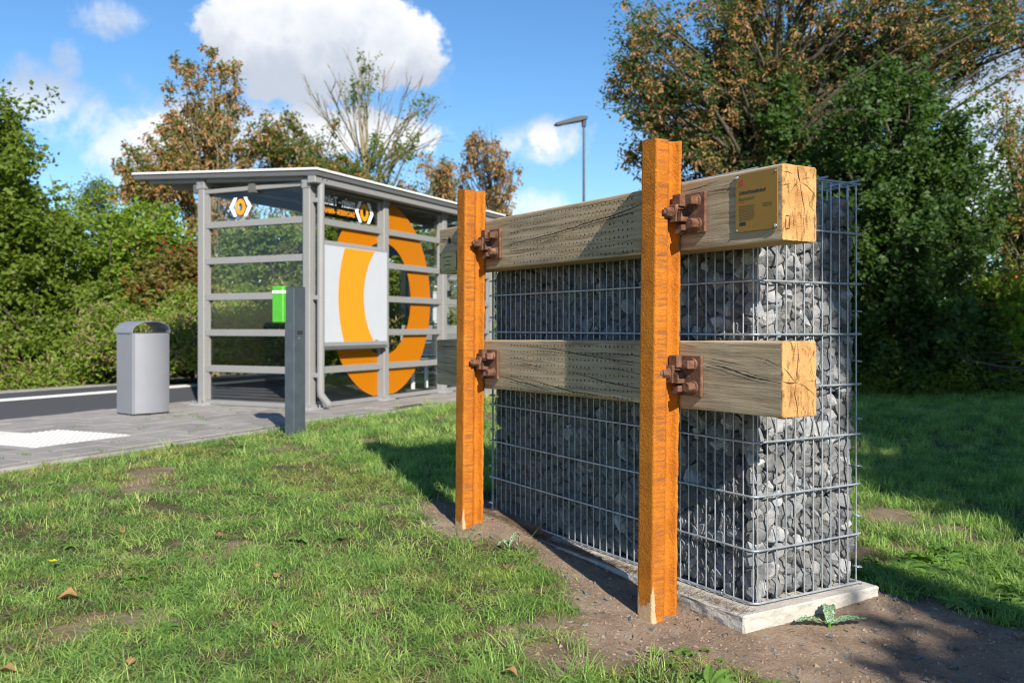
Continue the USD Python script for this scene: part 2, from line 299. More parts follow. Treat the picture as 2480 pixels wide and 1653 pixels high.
def rust_look():
    N = {'tc': ('texture_coordinate', {}), 'n': ('noise_texture', dict(scale=150.0, detail=8.0, roughness=0.8)), 'nl': ('noise_texture', dict(scale=9.0, detail=5.0, roughness=0.6)), 'ns': ('mix_float', dict(fac=0.42)),
         'r': ('rgb_ramp', {'ramp': [(0.30, (0.17, 0.048, 0.006)), (0.43, (0.355, 0.108, 0.008)), (0.55, (0.465, 0.152, 0.010)), (0.70, (0.60, 0.22, 0.022))]}),
         'mb': ('mapping', dict(scale=(4.0, 4.0, 62.0))), 'nb': ('noise_texture', dict(scale=1.0, detail=6.0, roughness=0.7, distortion=0.4)),
         'rb': ('map_range', dict(range_type='smoothstep', from_min=0.44, from_max=0.60, to_min=0.0, to_max=0.85, clamp=True)),
         'mb2': ('mapping', dict(scale=(3.0, 3.0, 7.0))), 'nb2': ('noise_texture', dict(scale=1.5, detail=3.0)), 'rb2': ('map_range', dict(range_type='smoothstep', from_min=0.36, from_max=0.60, to_min=0.45, to_max=1.0, clamp=True)),
         'u': ('attribute', dict(attribute='band')), 'ub': ('math', dict(math_type='multiply')), 'ub2': ('math', dict(math_type='multiply')),
         'mixb': ('mix_color', dict(b=(0.21, 0.078, 0.026))),
         'w': ('attribute', dict(attribute='worn')), 'nw': ('noise_texture', dict(scale=30.0, detail=6.0, roughness=0.7)), 'aw': ('math', dict(math_type='add')), 'rw': ('map_range', dict(range_type='smoothstep', from_min=0.95, from_max=1.12, to_min=0.0, to_max=0.85, clamp=True)),
         'mixw': ('mix_color', dict(b=(0.55, 0.40, 0.24))),
         'p': ('principled_bsdf', dict(roughness=0.85, specular_ior_level=0.25)), 'bn': ('noise_texture', dict(scale=110.0, detail=5.0, roughness=0.65)), 'b': ('bump', dict(strength=0.7, distance=0.009))}
    L = [('tc.object', f'{k}.vector') for k in ('n', 'nl', 'mb', 'mb2', 'nw', 'bn')] + [('mb.vector', 'nb.vector'), ('mb2.vector', 'nb2.vector'), ('nb2.fac', 'rb2.value'), ('n.fac', 'ns.a'), ('nl.fac', 'ns.b'), ('ns.result', 'r.fac'), ('nb.fac', 'rb.value'),
         ('rb.result', 'ub.value1'), ('u.fac', 'ub.value2'), ('ub.value', 'ub2.value1'), ('rb2.result', 'ub2.value2'), ('ub2.value', 'mixb.fac'), ('r.color', 'mixb.a'),
         ('nw.fac', 'aw.value1'), ('w.fac', 'aw.value2'), ('aw.value', 'rw.value'), ('rw.result', 'mixw.fac'), ('mixb.result', 'mixw.a'), ('mixw.result', 'p.base_color'), ('bn.fac', 'b.height'), ('b.normal', 'p.normal')]
    look('rail_rust', N, L)
rust_look()
def wood_look(name, dark, mid, light, off):
    N = {'tc': ('texture_coordinate', {}), 'm1': ('mapping', dict(scale=(1.2, 26.0, 26.0), location=off)), 'n1': ('noise_texture', dict(scale=2.0, detail=9.0, roughness=0.68, distortion=0.5)),
         'r1': ('rgb_ramp', {'ramp': [(0.26, dark), (0.46, mid), (0.72, light)]}),
         'n2': ('noise_texture', dict(scale=2.2, detail=6.0, roughness=0.6)), 'r2': ('rgb_ramp', {'ramp': [(0.3, (0.60, 0.55, 0.52)), (0.5, (1, 1, 1)), (0.72, (1.12, 1.03, 0.90))]}), 'mul': ('mix_color', dict(blend_type='multiply', fac=0.9, use_clamp=False)),
         'm3': ('mapping', dict(scale=(120.0, 8.0, 8.0), rotation=(0, 0.12, 0))), 'n3': ('noise_texture', dict(scale=1.0, detail=3.0)), 'bm': ('mix_float', dict(fac=0.13)),
         'p': ('principled_bsdf', dict(roughness=0.9, specular_ior_level=0.2)), 'b': ('bump', dict(strength=0.7, distance=0.006))}
    L = [('tc.object', 'm1.vector'), ('m1.vector', 'n1.vector'), ('n1.fac', 'r1.fac'), ('tc.object', 'n2.vector'), ('n2.fac', 'r2.fac'), ('r1.color', 'mul.a'), ('r2.color', 'mul.b'), ('mul.result', 'p.base_color'),
         ('tc.object', 'm3.vector'), ('m3.vector', 'n3.vector'), ('n1.fac', 'bm.a'), ('n3.fac', 'bm.b'), ('bm.result', 'b.height'), ('b.normal', 'p.normal')]
    look(name, N, L)
wood_look('old_wood', (0.15, 0.10, 0.06), (0.355, 0.268, 0.172), (0.50, 0.395, 0.268), (0, 0, 0))
def end_grain_look(name, c, off):
    N = {'tc': ('texture_coordinate', {}), 'm': ('mapping', dict(location=(0, -c[0], -c[1]))), 'w': ('wave_texture', dict(wave_type='rings', rings_direction='x', scale=60.0, distortion=4.0, detail=3.0, detail_scale=2.0)),
         'r': ('rgb_ramp', {'ramp': [(0.1, (0.39, 0.215, 0.078)), (0.6, (0.47, 0.275, 0.108)), (1.0, (0.53, 0.33, 0.145))]}),
         'm2': ('mapping', dict(location=off, scale=(1, 2.0, 0.7))), 'n': ('noise_texture', dict(scale=26.0, detail=9.0, roughness=0.75)), 'r2': ('map_range', dict(range_type='smoothstep', from_min=0.50, from_max=0.64, to_min=0.0, to_max=0.8, clamp=True)),
         'mix': ('mix_color', dict(b=(0.10, 0.048, 0.016))), 'n3': ('noise_texture', dict(scale=14.0, detail=6.0, roughness=0.65)), 'r3': ('rgb_ramp', {'ramp': [(0.3, (0.66, 0.55, 0.46)), (0.5, (1.0, 0.95, 0.9)), (0.7, (1.25, 1.25, 1.25))]}), 'mul': ('mix_color', dict(blend_type='multiply', fac=1.0, use_clamp=False)),
         'p': ('principled_bsdf', dict(roughness=0.85, specular_ior_level=0.2)), 'm4': ('mapping', dict(scale=(1, 30.0, 5.0))), 'bn': ('noise_texture', dict(scale=20.0, detail=5.0)), 'b': ('bump', dict(strength=0.5, distance=0.004))}
    L = [('tc.object', 'm.vector'), ('m.vector', 'w.vector'), ('w.fac', 'r.fac'), ('tc.object', 'm2.vector'), ('m2.vector', 'n.vector'), ('n.fac', 'r2.value'), ('r.color', 'mul.a'), ('tc.object', 'n3.vector'), ('n3.fac', 'r3.fac'), ('r3.color', 'mul.b'),
         ('mul.result', 'mix.a'), ('r2.result', 'mix.fac'), ('mix.result', 'p.base_color'), ('tc.object', 'm4.vector'), ('m4.vector', 'bn.vector'), ('bn.fac', 'b.height'), ('b.normal', 'p.normal')]
    look(name, N, L)

leaf_mat('grass_blade', [(0.085, 0.16, 0.038), (0.15, 0.265, 0.06), (0.23, 0.365, 0.088), (0.37, 0.47, 0.145)], trans=0.32, obj_rand=True, rough=0.5)
leaf_mat('grass_yellow', [(0.15,0.20,0.045),(0.22,0.28,0.065),(0.31,0.36,0.09),(0.42,0.44,0.16)], trans=0.35, obj_rand=True, rough=0.5)
leaf_mat('grass_dry', [(0.28, 0.22, 0.11), (0.36, 0.29, 0.15), (0.24, 0.17, 0.09)], trans=0.2, obj_rand=True, tw=0.8)
leaf_mat('weed_leaf', [(0.085, 0.175, 0.032), (0.12, 0.225, 0.04), (0.17, 0.28, 0.055)], trans=0.3, obj_rand=True)
leaf_mat('leaf_bright', [(0.16, 0.235, 0.025), (0.24, 0.32, 0.034), (0.32, 0.39, 0.046), (0.42, 0.42, 0.06)], trans=0.4)
leaf_mat('leaf_mid', [(0.12, 0.17, 0.02), (0.18, 0.245, 0.03), (0.25, 0.31, 0.04), (0.33, 0.34, 0.055)], trans=0.42)
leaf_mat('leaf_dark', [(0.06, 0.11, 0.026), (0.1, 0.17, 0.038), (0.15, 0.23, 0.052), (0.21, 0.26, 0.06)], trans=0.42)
leaf_mat('leaf_olive', [(0.105, 0.135, 0.022), (0.16, 0.19, 0.03), (0.22, 0.23, 0.036), (0.28, 0.25, 0.04)], trans=0.4)
leaf_mat('leaf_rust', [(0.14, 0.12, 0.025), (0.22, 0.13, 0.03), (0.3, 0.13, 0.03), (0.17, 0.18, 0.03)], trans=0.4)
leaf_mat('seed_brown', [(0.4, 0.235, 0.1), (0.54, 0.325, 0.145), (0.62, 0.4, 0.19), (0.46, 0.33, 0.1)], trans=0.35, tw=0.9)
leaf_mat('berry_red', [(0.35, 0.03, 0.012), (0.45, 0.05, 0.015)], trans=0.05)
leaf_mat('yellow_flower', [(0.70, 0.50, 0.01), (0.78, 0.60, 0.02)], trans=0.15)
leaf_mat('dead_leaf', [(0.33, 0.18, 0.085), (0.5, 0.36, 0.22), (0.58, 0.46, 0.32)], trans=0.2, tw=0.7)
leaf_mat('dead_twig', [(0.06, 0.045, 0.035), (0.12, 0.09, 0.07)], trans=0.0)

# ------------------------------------------------------------------ ground, platform, pavement
def grid_lines(lo, hi, fine0, fine1, step):
    mid = np.arange(fine0, fine1 + 1e-6, step)
    def out(d):
        v, s = [0.0], step
        while v[-1] < d: s = min(s * 1.25, 12.0); v.append(v[-1] + s)
        return np.array(v[1:])
    return np.concatenate([(fine0 - out(fine0 - lo))[::-1], mid, fine1 + out(hi - fine1)])
gx = grid_lines(-160, 120, -4.6, 1.9, 0.035); gy = grid_lines(-120, 160, -2.6, 2.2, 0.035)
XX, YY = np.meshgrid(gx, gy, indexing='ij')
ZZ = ground_z(XX, YY)
A_, B_ = AB(XX, YY)
ZZ = np.where((B_ > -0.8) & (B_ < 5.75), ZP - 0.30, ZZ)                   # runs under the paved platform
nx_, ny_ = XX.shape
idx = np.arange(nx_ * ny_).reshape(nx_, ny_)
F = np.stack([idx[:-1, :-1].ravel(), idx[1:, :-1].ravel(), idx[1:, 1:].ravel(), idx[:-1, 1:].ravel()], 1)
g = obj('ground', (np.stack([XX, YY, ZZ], -1).reshape(-1, 3), F), 'soil', smooth=True, kind='structure', label='uneven lawn soil with bare brown earth around the posts and slab', category='ground')
UsdGeom.PrimvarsAPI(g).CreatePrimvar('dirt', Sdf.ValueTypeNames.FloatArray, 'vertex').Set(Vt.FloatArray.FromNumpy(dirt_of(XX, YY).astype(np.float32).ravel()))

pl = obj('platform', bab(-14, 40, 2.10, 5.5, ZP - 0.9, ZP - 0.004), 'asphalt', kind='structure', label='dark asphalt station platform behind the shelter', category='platform')
obj('shelter_floor', bab(0.62, 5.2, 0.0, 2.096, ZP - 0.3, ZP - 0.006), 'asphalt', pl)
for k in range(26):
    obj('coping_stone', bab(-14 + k * 2.0, -14 + k * 2.0 + 1.99, 5.503, 5.9, ZP - 0.9, ZP + 0.004, 0.008), 'kerb', pl)
obj('white_line', bab(-14, 1.62, 4.22, 4.52, ZP - 0.004, ZP + 0.001), 'white_paint', pl)
for k in range(12):                                                   # ribbed guide tiles further along the edge
    a0 = 1.65 + 0.3 * k
    ribs = [bab(a0, a0 + 0.294, 4.18, 4.56, ZP - 0.004, ZP + 0.001)] + [bab(a0 + 0.01, a0 + 0.284, 4.19 + 0.06 * j, 4.22 + 0.06 * j, ZP + 0.0005, ZP + 0.007) for j in range(6)]
    obj('ribbed_tile', cat(ribs), 'tactile', pl)
pv = obj('pavement', cat([bab(-8.0, 0.62, -0.80, 2.098, ZP - 0.3, ZP - 0.016), bab(0.62, 9, -0.62, -0.001, ZP - 0.3, ZP - 0.016)]), 'joint', kind='structure', label='grey paved strip between the grass and the asphalt platform', category='pavement')
rng = np.random.default_rng(3)
FIELD = (-3.50, -2.60, -0.15, 0.75); STRIP = (-3.20, -2.90, 0.75, 2.09)
def paver(a0, a1, b0, b1):
    if a1 - a0 < 0.04 or b1 - b0 < 0.04: return
    t = bx(a0 + .0055, a1 - .0055, b0 + .0055, b1 - .0055, ZP - 0.05, ZP + rng.uniform(-0.004, 0.003), 0.005)
    v = np.array(t.vertices); v[:, 2] += (v[:, 0] - (a0 + a1) / 2) * rng.normal(0, 0.006) + (v[:, 1] - (b0 + b1) / 2) * rng.normal(0, 0.006); t.vertices = v
    obj('paver', toW(t), 'paver', pv)
rows = np.arange(-0.75, 2.06, 0.30)
for i, b0 in enumerate(rows):
    b1 = min(b0 + 0.30, 2.097); a = -7.6 + (0.2 if i % 2 else 0.0)
    while a < 0.6:
        a1 = min(a + 0.40, 0.62)
        cuts = [(a, a1)]
        for (fa0, fa1, fb0, fb1) in (FIELD, STRIP):
            if b0 + 0.05 < fb1 and b1 - 0.05 > fb0:
                nc = []
                for (p, q) in cuts:
                    if q <= fa0 or p >= fa1: nc.append((p, q))
                    else:
                        if p < fa0: nc.append((p, fa0))
                        if q > fa1: nc.append((fa1, q))
                cuts = nc
        for p, q in cuts: paver(p, q, b0, b1)
        a = a1
for i in range(2):
    a = 0.62
    while a < 6.4:
        paver(a, a + 0.4, -0.60 + 0.3 * i, -0.30 + 0.3 * i - (0.003 if i else 0)); a += 0.4
def stud_tile(a0, b0, s=0.298):
    ms = [bx(a0 + .001, a0 + s, b0 + .001, b0 + s, ZP - 0.05, ZP + 0.001)]
    for i in range(5):
        for j in range(5):
            c = trimesh.creation.cone(radius=0.021, height=0.02, sections=8); v = np.array(c.vertices); top = v[:, 2] > 0.01
            c = trimesh.convex.convex_hull(np.vstack([np.c_[0.021 * np.cos(np.arange(8) * np.pi / 4), 0.021 * np.sin(np.arange(8) * np.pi / 4), np.zeros(8)], np.c_[0.012 * np.cos(np.arange(8) * np.pi / 4), 0.012 * np.sin(np.arange(8) * np.pi / 4), np.full(8, 0.006)]]))
            c.apply_translation((a0 + 0.03 + 0.06 * i, b0 + 0.03 + 0.06 * j, ZP + 0.001)); ms.append(c)
    return toW(cat(ms))
for i in range(3):
    for j in range(3): obj('studded_tile', stud_tile(FIELD[0] + 0.3 * i, FIELD[2] + 0.3 * j), 'tactile', pv)
for j in range(4):
    b0 = STRIP[2] + 0.003 + 0.3 * j
    obj('ribbed_tile', toW(cat([bx(STRIP[0] + .001, STRIP[1], b0, b0 + 0.298, ZP - 0.05, ZP + 0.001)] + [bx(STRIP[0] + 0.02 + 0.055 * k, STRIP[0] + 0.045 + 0.055 * k, b0 + 0.005, b0 + 0.29, ZP, ZP + 0.006) for k in range(5)])), 'tactile', pv)
for k in range(14):
    obj('kerb_stone', bab(-7.6 + k, -6.606 + k, -0.88, -0.803, ZP - 0.25, ZP - 0.008 + rng.uniform(-.006, .003), 0.006), 'kerb', pv) if -7.6 + k < 0.6 else obj('kerb_stone', bab(-7.6 + k, -6.606 + k, -0.70, -0.623, ZP - 0.25, ZP - 0.008, 0.006), 'kerb', pv)

# ------------------------------------------------------------------ concrete slab
def slab_mesh():
    b = bx(-2.06, 0.060, -0.115, 0.632, -0.32, -0.006, 0.006)
    b = b.subdivide_to_size(0.022)
    v = np.array(b.vertices); n = np.array(b.vertex_normals)
    b.vertices = v + n * ((fbm(v * 34, 3, 2) - 0.5) * 0.010 + (fbm(v * 9, 2, 3) - 0.5) * 0.008)[:, None] * np.where(v[:, 2] > -0.0105, 0.45, 1.5)[:, None]
    return b
obj('concrete_slab', slab_mesh(), 'concrete', smooth=40, label='pale concrete slab under the stone cage, chipped front edge', category='slab')

# ------------------------------------------------------------------ gabion
GX0, GY1, GZ1 = -1.96, 0.575, 1.60
gab = thing('gabion', 'steel mesh cage filled with grey broken stones on a concrete slab', 'gabion')
def stones():
    rng = np.random.default_rng(7)
    lo, hi = np.array([GX0 - 0.09, -0.085, -0.085]), np.array([0.09, GY1 + 0.085, GZ1 + 0.02])
    P, R = [], []
    cell = 0.05; gridd = {}
    n_try = 120000
    cand = rng.uniform(lo, hi, (n_try, 3)); rr = np.sort(np.clip(rng.lognormal(math.log(0.0192), 0.38, n_try), 0.0115, 0.044))[::-1]
    order = np.argsort(-rr + rng.normal(0, 0.012, n_try)); rr = rr[order]; rr = np.where((cand[:, 1] > 0.17) & (cand[:, 0] < -0.17) & (cand[:, 0] > GX0 + 0.17) & (cand[:, 2] < GZ1 - 0.3), 0.05, rr)
    for p, r in zip(cand, rr):
        k = tuple((p // cell).astype(int)); ok = True
        for dx in (-2, -1, 0, 1, 2):
            for dy in (-2, -1, 0, 1, 2):
                for dz in (-2, -1, 0, 1, 2):
                    for j in gridd.get((k[0] + dx, k[1] + dy, k[2] + dz), ()):
                        if (P[j][0] - p[0]) ** 2 + (P[j][1] - p[1]) ** 2 + (P[j][2] - p[2]) ** 2 < (0.98 * (r + R[j])) ** 2: ok = False; break
                    if not ok: break
                if not ok: break
            if not ok: break
        if ok: gridd.setdefault(k, []).append(len(P)); P.append(p); R.append(r)
    P = np.array(P)
    vor = Voronoi(np.vstack([P, lo + (hi - lo) * np.array([[-2, .5, .5], [3, .5, .5], [.5, -2, .5], [.5, 3, .5], [.5, .5, -2], [.5, .5, 3]])]))
    out = []
    inl, inh = np.array([GX0 + 0.006, 0.006, 0.0]), np.array([-0.006, GY1 - 0.002, GZ1 - 0.07])
    for i, p in enumerate(P):
        if np.any(p < inl) or np.any(p > inh): continue
        reg = vor.regions[vor.point_region[i]]
        if -1 in reg or len(reg) < 4: continue
        v = vor.vertices[reg]
        if np.any(np.linalg.norm(v - p, axis=1) > 0.14): v = p + (v - p) * np.minimum(1, 0.14 / np.linalg.norm(v - p, axis=1))[:, None]
        c = v.mean(0); v = v - c
        q = Rot.random(random_state=int(rng.integers(1e9))).as_matrix()
        v = v @ (q @ np.diag([1.22, 0.98, 0.84]) @ q.T)
        v = Rot.from_rotvec(rng.normal(0, 0.16, 3)).apply(v) * 0.965
        v += rng.normal(0, 0.0022, v.shape)
        # knock the corners off
        e = rng.normal(size=(9, 3)); e /= np.linalg.norm(e, axis=1, keepdims=True)
        s = v @ e.T
        lim = s.max(0) * rng.uniform(0.78, 1.0, 9)
        for k in range(9):
            over = s[:, k] > lim[k]
            if over.any() and not over.all(): v[over] -= np.outer(s[over, k] - lim[k], e[k]); s = v @ e.T
        w = v + c
        d = np.zeros(3)
        d += np.maximum(np.array([GX0 + 0.003, 0.003, 0.0]) - w.min(0), 0) - np.maximum(w.max(0) - np.array([-0.003, GY1 - 0.003, GZ1 - 0.03]), 0)
        w = w + d
        for ax, face, sg in ((1, 0.004, -1), (0, -0.004, 1), (1, GY1 - 0.004, 1), (0, GX0 + 0.004, -1)):
            gap = (face - w[:, ax].max()) if sg > 0 else (w[:, ax].min() - face)
            if 0 < gap < 0.045: w[:, ax] += sg * gap * (rng.uniform(0.85, 1.0) if face == GY1 - 0.004 else rng.uniform(0.6, 1.0))
        try: h = trimesh.convex.convex_hull(w)
        except Exception: continue
        if h.volume < 6e-6: continue
        out.append((h, c))
    return out
ST = stones()
def seen_size(h, c):
    near = min(c[1], -c[0] if c[0] > -0.5 else 9, 9)
    if c[1] > 0.07 and c[0] < -0.07: return 0
    if c[0] < -1.9: return 0
    d = (c - EYE) @ FW
    hid = 0.25 if (c[1] <= 0.07 and c[0] < -0.07 and (0.72 < c[2] < 0.98 or 1.31 < c[2])) else 1.0
    return hid * h.volume ** (2 / 3) / d ** 2
order = sorted(range(len(ST)), key=lambda i: -seen_size(*ST[i]))
def roughen(h, k):
    h = h.subdivide(); v = np.array(h.vertices); n = np.array(h.vertex_normals)
    h.vertices = v + n * ((fbm(v * 60 + k, 2, 3) - 0.5) * 0.005 + (fbm(v * 22 + k, 1, 9) - 0.5) * 0.004)[:, None]
    return h
ST = [(roughen(*ST[i][:1], i * 0.37), ST[i][1]) if j < 1300 else ST[i] for j, i in enumerate(order)]; order = range(len(ST))
for i in order[:300]: obj('stone', ST[i][0], 'stone', gab)
obj('stone_fill', cat([ST[i][0] for i in order[300:]]), 'stone_fill', gab, kind='stuff')
RH, RV = 0.0045, 0.0030
wr = random.Random(4)
def bent(z, y_out=-0.008, xo=0.008):
    c = []
    r = 0.028
    for k in range(7):
        t = -math.pi / 2 + k / 6 * math.pi / 2
        c.append((xo - r + r * math.cos(t), y_out + r + r * math.sin(t), z))
    zs = lambda p, s: (p[0], p[1], z + s)
    return [(GX0 - 0.012, y_out, z), (GX0 * 0.5, y_out - 0.001, z + wr.uniform(-.002, .002))] + c + [(xo, GY1 * 0.6, z + wr.uniform(-.001, .001)), (xo, GY1 + 0.007, z)]
for k in range(9):
    obj('horizontal_wire', tube(bent(0.2 * k + (0.006 if k == 0 else 0)), RH, 8), 'galvanised_wire', gab, smooth=True)
for i in range(40):
    x = -0.05 * i - 0.005; w = wr.uniform(-0.0015, 0.0015)
    obj('vertical_wire', tube([(x, 0.0, 0.0), (x + w, 0.0, 0.8), (x, 0.0, GZ1)], RV, 6), 'galvanised_wire', gab, smooth=True)
for i in range(1, 12):
    y = 0.0176 + 0.05 * i - 0.0; w = wr.uniform(-0.0015, 0.0015)
    obj('vertical_wire', tube([(0.0, y, 0.0), (0.0, y + w, 0.8), (0.0, y, GZ1)], RV, 6), 'galvanised_wire', gab, smooth=True)
obj('vertical_wire', tube([(-0.001, 0.0185, 0.0), (-0.001, 0.0185, GZ1)], RV, 6), 'galvanised_wire', gab, smooth=True)
obj('vertical_wire', tube([(-0.012, GY1 + 0.006, 0.0), (-0.012, GY1 + 0.006, GZ1)], RV, 6), 'galvanised_wire', gab, smooth=True)
for (x, y) in ((GX0 - 0.006, 0.012), (GX0 + 0.012, 0.004)):
    obj('vertical_wire', tube([(x, y, 0.0), (x - 0.006, y, 0.9), (x, y, GZ1)], RV, 6), 'galvanised_wire', gab, smooth=True)
for k in range(9):
    obj('horizontal_wire', tube([(GX0 - 0.008, -0.012, 0.2 * k), (GX0 - 0.008, GY1 + 0.012, 0.2 * k)], RH, 6), 'galvanised_wire', gab, smooth=True)
    obj('horizontal_wire', tube([(GX0 - 0.012, GY1 + 0.008, 0.2 * k), (0.012, GY1 + 0.008, 0.2 * k)], RH, 6), 'galvanised_wire', gab, smooth=True)
for i in range(1, 12):
    obj('vertical_wire', tube([(GX0, 0.05 * i, 0), (GX0, 0.05 * i, GZ1)], RV, 5), 'galvanised_wire', gab, smooth=True)
for i in range(20):
    obj('vertical_wire', tube([(-0.1 * i - 0.05, GY1, 0), (-0.1 * i - 0.05, GY1, GZ1)], RV, 5), 'galvanised_wire', gab, smooth=True)
for i in range(1, 40):
    obj('lid_wire', tube([(-0.05 * i, -0.01, GZ1 + 0.008), (-0.05 * i, GY1 + 0.012, GZ1 + 0.004)], RV, 5), 'galvanised_wire', gab, smooth=True)
for k in range(4):
    obj('lid_wire', tube([(GX0 - 0.01, 0.005 + 0.19 * k, GZ1 + 0.014), (0.014, 0.005 + 0.19 * k, GZ1 + 0.014)], RH, 6), 'galvanised_wire', gab, smooth=True)
def ring_clip(p, ax, r=0.012):
    t = np.linspace(0, 2 * np.pi * 0.92, 12); a = np.array(ax, float); a /= np.linalg.norm(a)
    u = np.cross(a, (0.3, 0.2, 0.9)); u /= np.linalg.norm(u); w = np.cross(a, u)
    ring = [np.array(p) + r * (math.cos(x) * u + math.sin(x) * w) + a * 0.004 * x / 6 for x in t]
    return tube(ring, 0.0026, 5)
for z in (0.065, 0.27, 0.47, 0.66, 0.89, 1.09, 1.29, 1.50):
    obj('clip', cat([ring_clip((-0.002, GY1 + 0.002, z), (0.2, 0.1, 1)), tube([(-0.02, GY1 - 0.006, z + .002), (0.014, GY1 + 0.012, z)], 0.003, 5)]), 'galvanised_wire', gab, smooth=True)
    obj('clip', cat([ring_clip((GX0 + 0.003, 0.002, z - 0.01), (0.2, 0.1, 1)), tube([(GX0 - 0.012, -0.012, z - .01), (GX0 + 0.024, -0.002, z - 0.012)], 0.003, 5)]), 'galvanised_wire', gab, smooth=True)
for (x, z) in ((-0.98, 1.02), (-1.02, 0.36), (-0.93, 0.92), (-0.16, 0.01), (-1.2, 0.55), (-0.55, 1.02)):
    obj('clip', cat([ring_clip((x, -0.004, z), (1, 0.2, 0.2), 0.010), tube([(x - 0.02, -0.007, z), (x + 0.025, -0.012, z + 0.002)], 0.0028, 5)]), 'galvanised_wire', gab, smooth=True)

# ------------------------------------------------------------------ buffer stop: rail posts, sleepers, clamps, plaques
YB, TB = -0.18, 0.165
buf = thing('buffer_stop', 'buffer stop of two rusty orange rail posts and two weathered timber beams', 'buffer stop')
def rail_post(xc, top, lean, seed):
    prof = []
    def arc(cx, cy, r, a0, a1, n): return [(cx + r * math.cos(t), cy + r * math.sin(t)) for t in np.linspace(a0, a1, n)]
    half = [(0.0, -0.121), (0.018, -0.121)] + arc(0.037, -0.1125, 0.0085, -math.pi / 2, 0, 5) + [(0.0462, -0.10), (0.0466, -0.085), (0.0463, -0.068)] + \
           [(0.0445, -0.064), (0.038, -0.058), (0.030, -0.052), (0.0245, -0.045), (0.0225, -0.037), (0.0245, -0.029), (0.031, -0.022), (0.040, -0.016), (0.0475, -0.012), (0.049, -0.006), (0.047, -0.001)]
    half = np.array(half)
    left = half[::-1] * np.array([-1, 1]); left = left[:-1]
    pr = np.vstack([left, half])                                       # left back ... front ... right back
    # resample evenly
    d = np.r_[0, np.cumsum(np.linalg.norm(np.diff(pr, axis=0), axis=1))]
    s = np.linspace(0, d[-1], 84); pr = np.c_[np.interp(s, d, pr[:, 0]), np.interp(s, d, pr[:, 1])]
    nz = 300; zs = np.linspace(-0.4, top, nz)
    n = len(pr)
    V = np.zeros((nz, n, 3)); V[:, :, 0] = pr[None, :, 0]; V[:, :, 1] = pr[None, :, 1]; V[:, :, 2] = zs[:, None]
    nr = np.gradient(pr, axis=0); nr = np.c_[nr[:, 1], -nr[:, 0]]; nr /= np.linalg.norm(nr, axis=1, keepdims=True)
    flat = V.reshape(-1, 3)
    h = (fbm(flat * np.array([60, 60, 55]) + seed, 3, 1) - 0.5).reshape(nz, n) * 0.0022 + (fbm(flat * np.array([9, 9, 9]) + seed, 2, 2) - 0.5).reshape(nz, n) * 0.0025
    rough = np.where((pr[:, 1] > -0.06), 2.2, 0.8)[None, :]
    V[:, :, :2] += (h * rough)[:, :, None] * nr[None]
    edge = np.clip((pr[:, 1] + 0.02) / 0.02, 0, 1) * np.sign(pr[:, 0])
    V[:, :, 0] += edge[None, :] * ((fbm(np.c_[0 * zs, 0 * zs, zs * 26] + seed, 3, 4) - 0.5) * 0.006)[:, None]
    V[-1, :, 2] += 0.004 * (pr[:, 0] < 0)
    band = np.tile(np.clip(2.4 - 2.4 * np.abs(pr[:, 1] + 0.085) / 0.036, 0, 1) * (np.abs(pr[:, 0]) > 0.04) + 0.10, (nz, 1))
    zfoot = zs - (-0.075 if xc > -1 else -0.01)
    corner = np.exp(-((np.abs(pr[:, 0]) - 0.043) / 0.010) ** 2) * np.exp(-((pr[:, 1] + 0.116) / 0.012) ** 2)
    frontf = (pr[:, 1] < -0.112) * 1.0
    worn = np.clip(0.62 + 0.22 * (xc > -1) - zfoot / 0.17, -1, 1)[:, None] * (0.42 + 0.58 * frontf)[None, :] + (0.52 * corner)[None, :] * np.clip(1 - zfoot / 0.9, 0.45, 1)[:, None]
    V[:, :, 0] += xc + lean * (zs[:, None] - 1.03); V[:, :, 1] += YB - 0.001
    vv = V.reshape(-1, 3); ii = np.arange(nz * n).reshape(nz, n)
    F = [np.stack([ii[:-1, :-1].ravel(), ii[:-1, 1:].ravel(), ii[1:, 1:].ravel(), ii[1:, :-1].ravel()], 1)]
    F.append(np.stack([ii[:-1, -1], ii[:-1, 0], ii[1:, 0], ii[1:, -1]], 1))
    m_ = n // 2                                                        # end face: strips between left and right halves
    k = np.arange(m_ - 1); top_i = ii[-1]
    F.append(np.stack([top_i[k], top_i[n - 1 - k], top_i[n - 2 - k], top_i[k + 1]], 1)[:, ::-1])
    F = np.vstack(F)
    tri = np.vstack([F[:, [0, 1, 2]], F[:, [0, 2, 3]]])
    return vv, tri, band.ravel(), worn.ravel()
for xc, top, lean, sd, lab in ((-0.2495, 1.728, 0.0155, 3.0, 'near rusty orange rail post beside the large plaque'), (-1.764, 1.735, 0.0145, 9.0, 'far rusty orange rail post beside the small plaque')):
    vv, tri, band, worn = rail_post(xc, top, lean, sd)
    me = trimesh.Trimesh(vv, tri, process=False)
    po = obj('rail_post', me, 'rail_rust', buf, smooth=True, label=lab)
    for nm, val in (('band', band), ('worn', worn)):
        UsdGeom.PrimvarsAPI(po).CreatePrimvar(nm, Sdf.ValueTypeNames.FloatArray, 'vertex').Set(Vt.FloatArray.FromNumpy(val.astype(np.float32)))

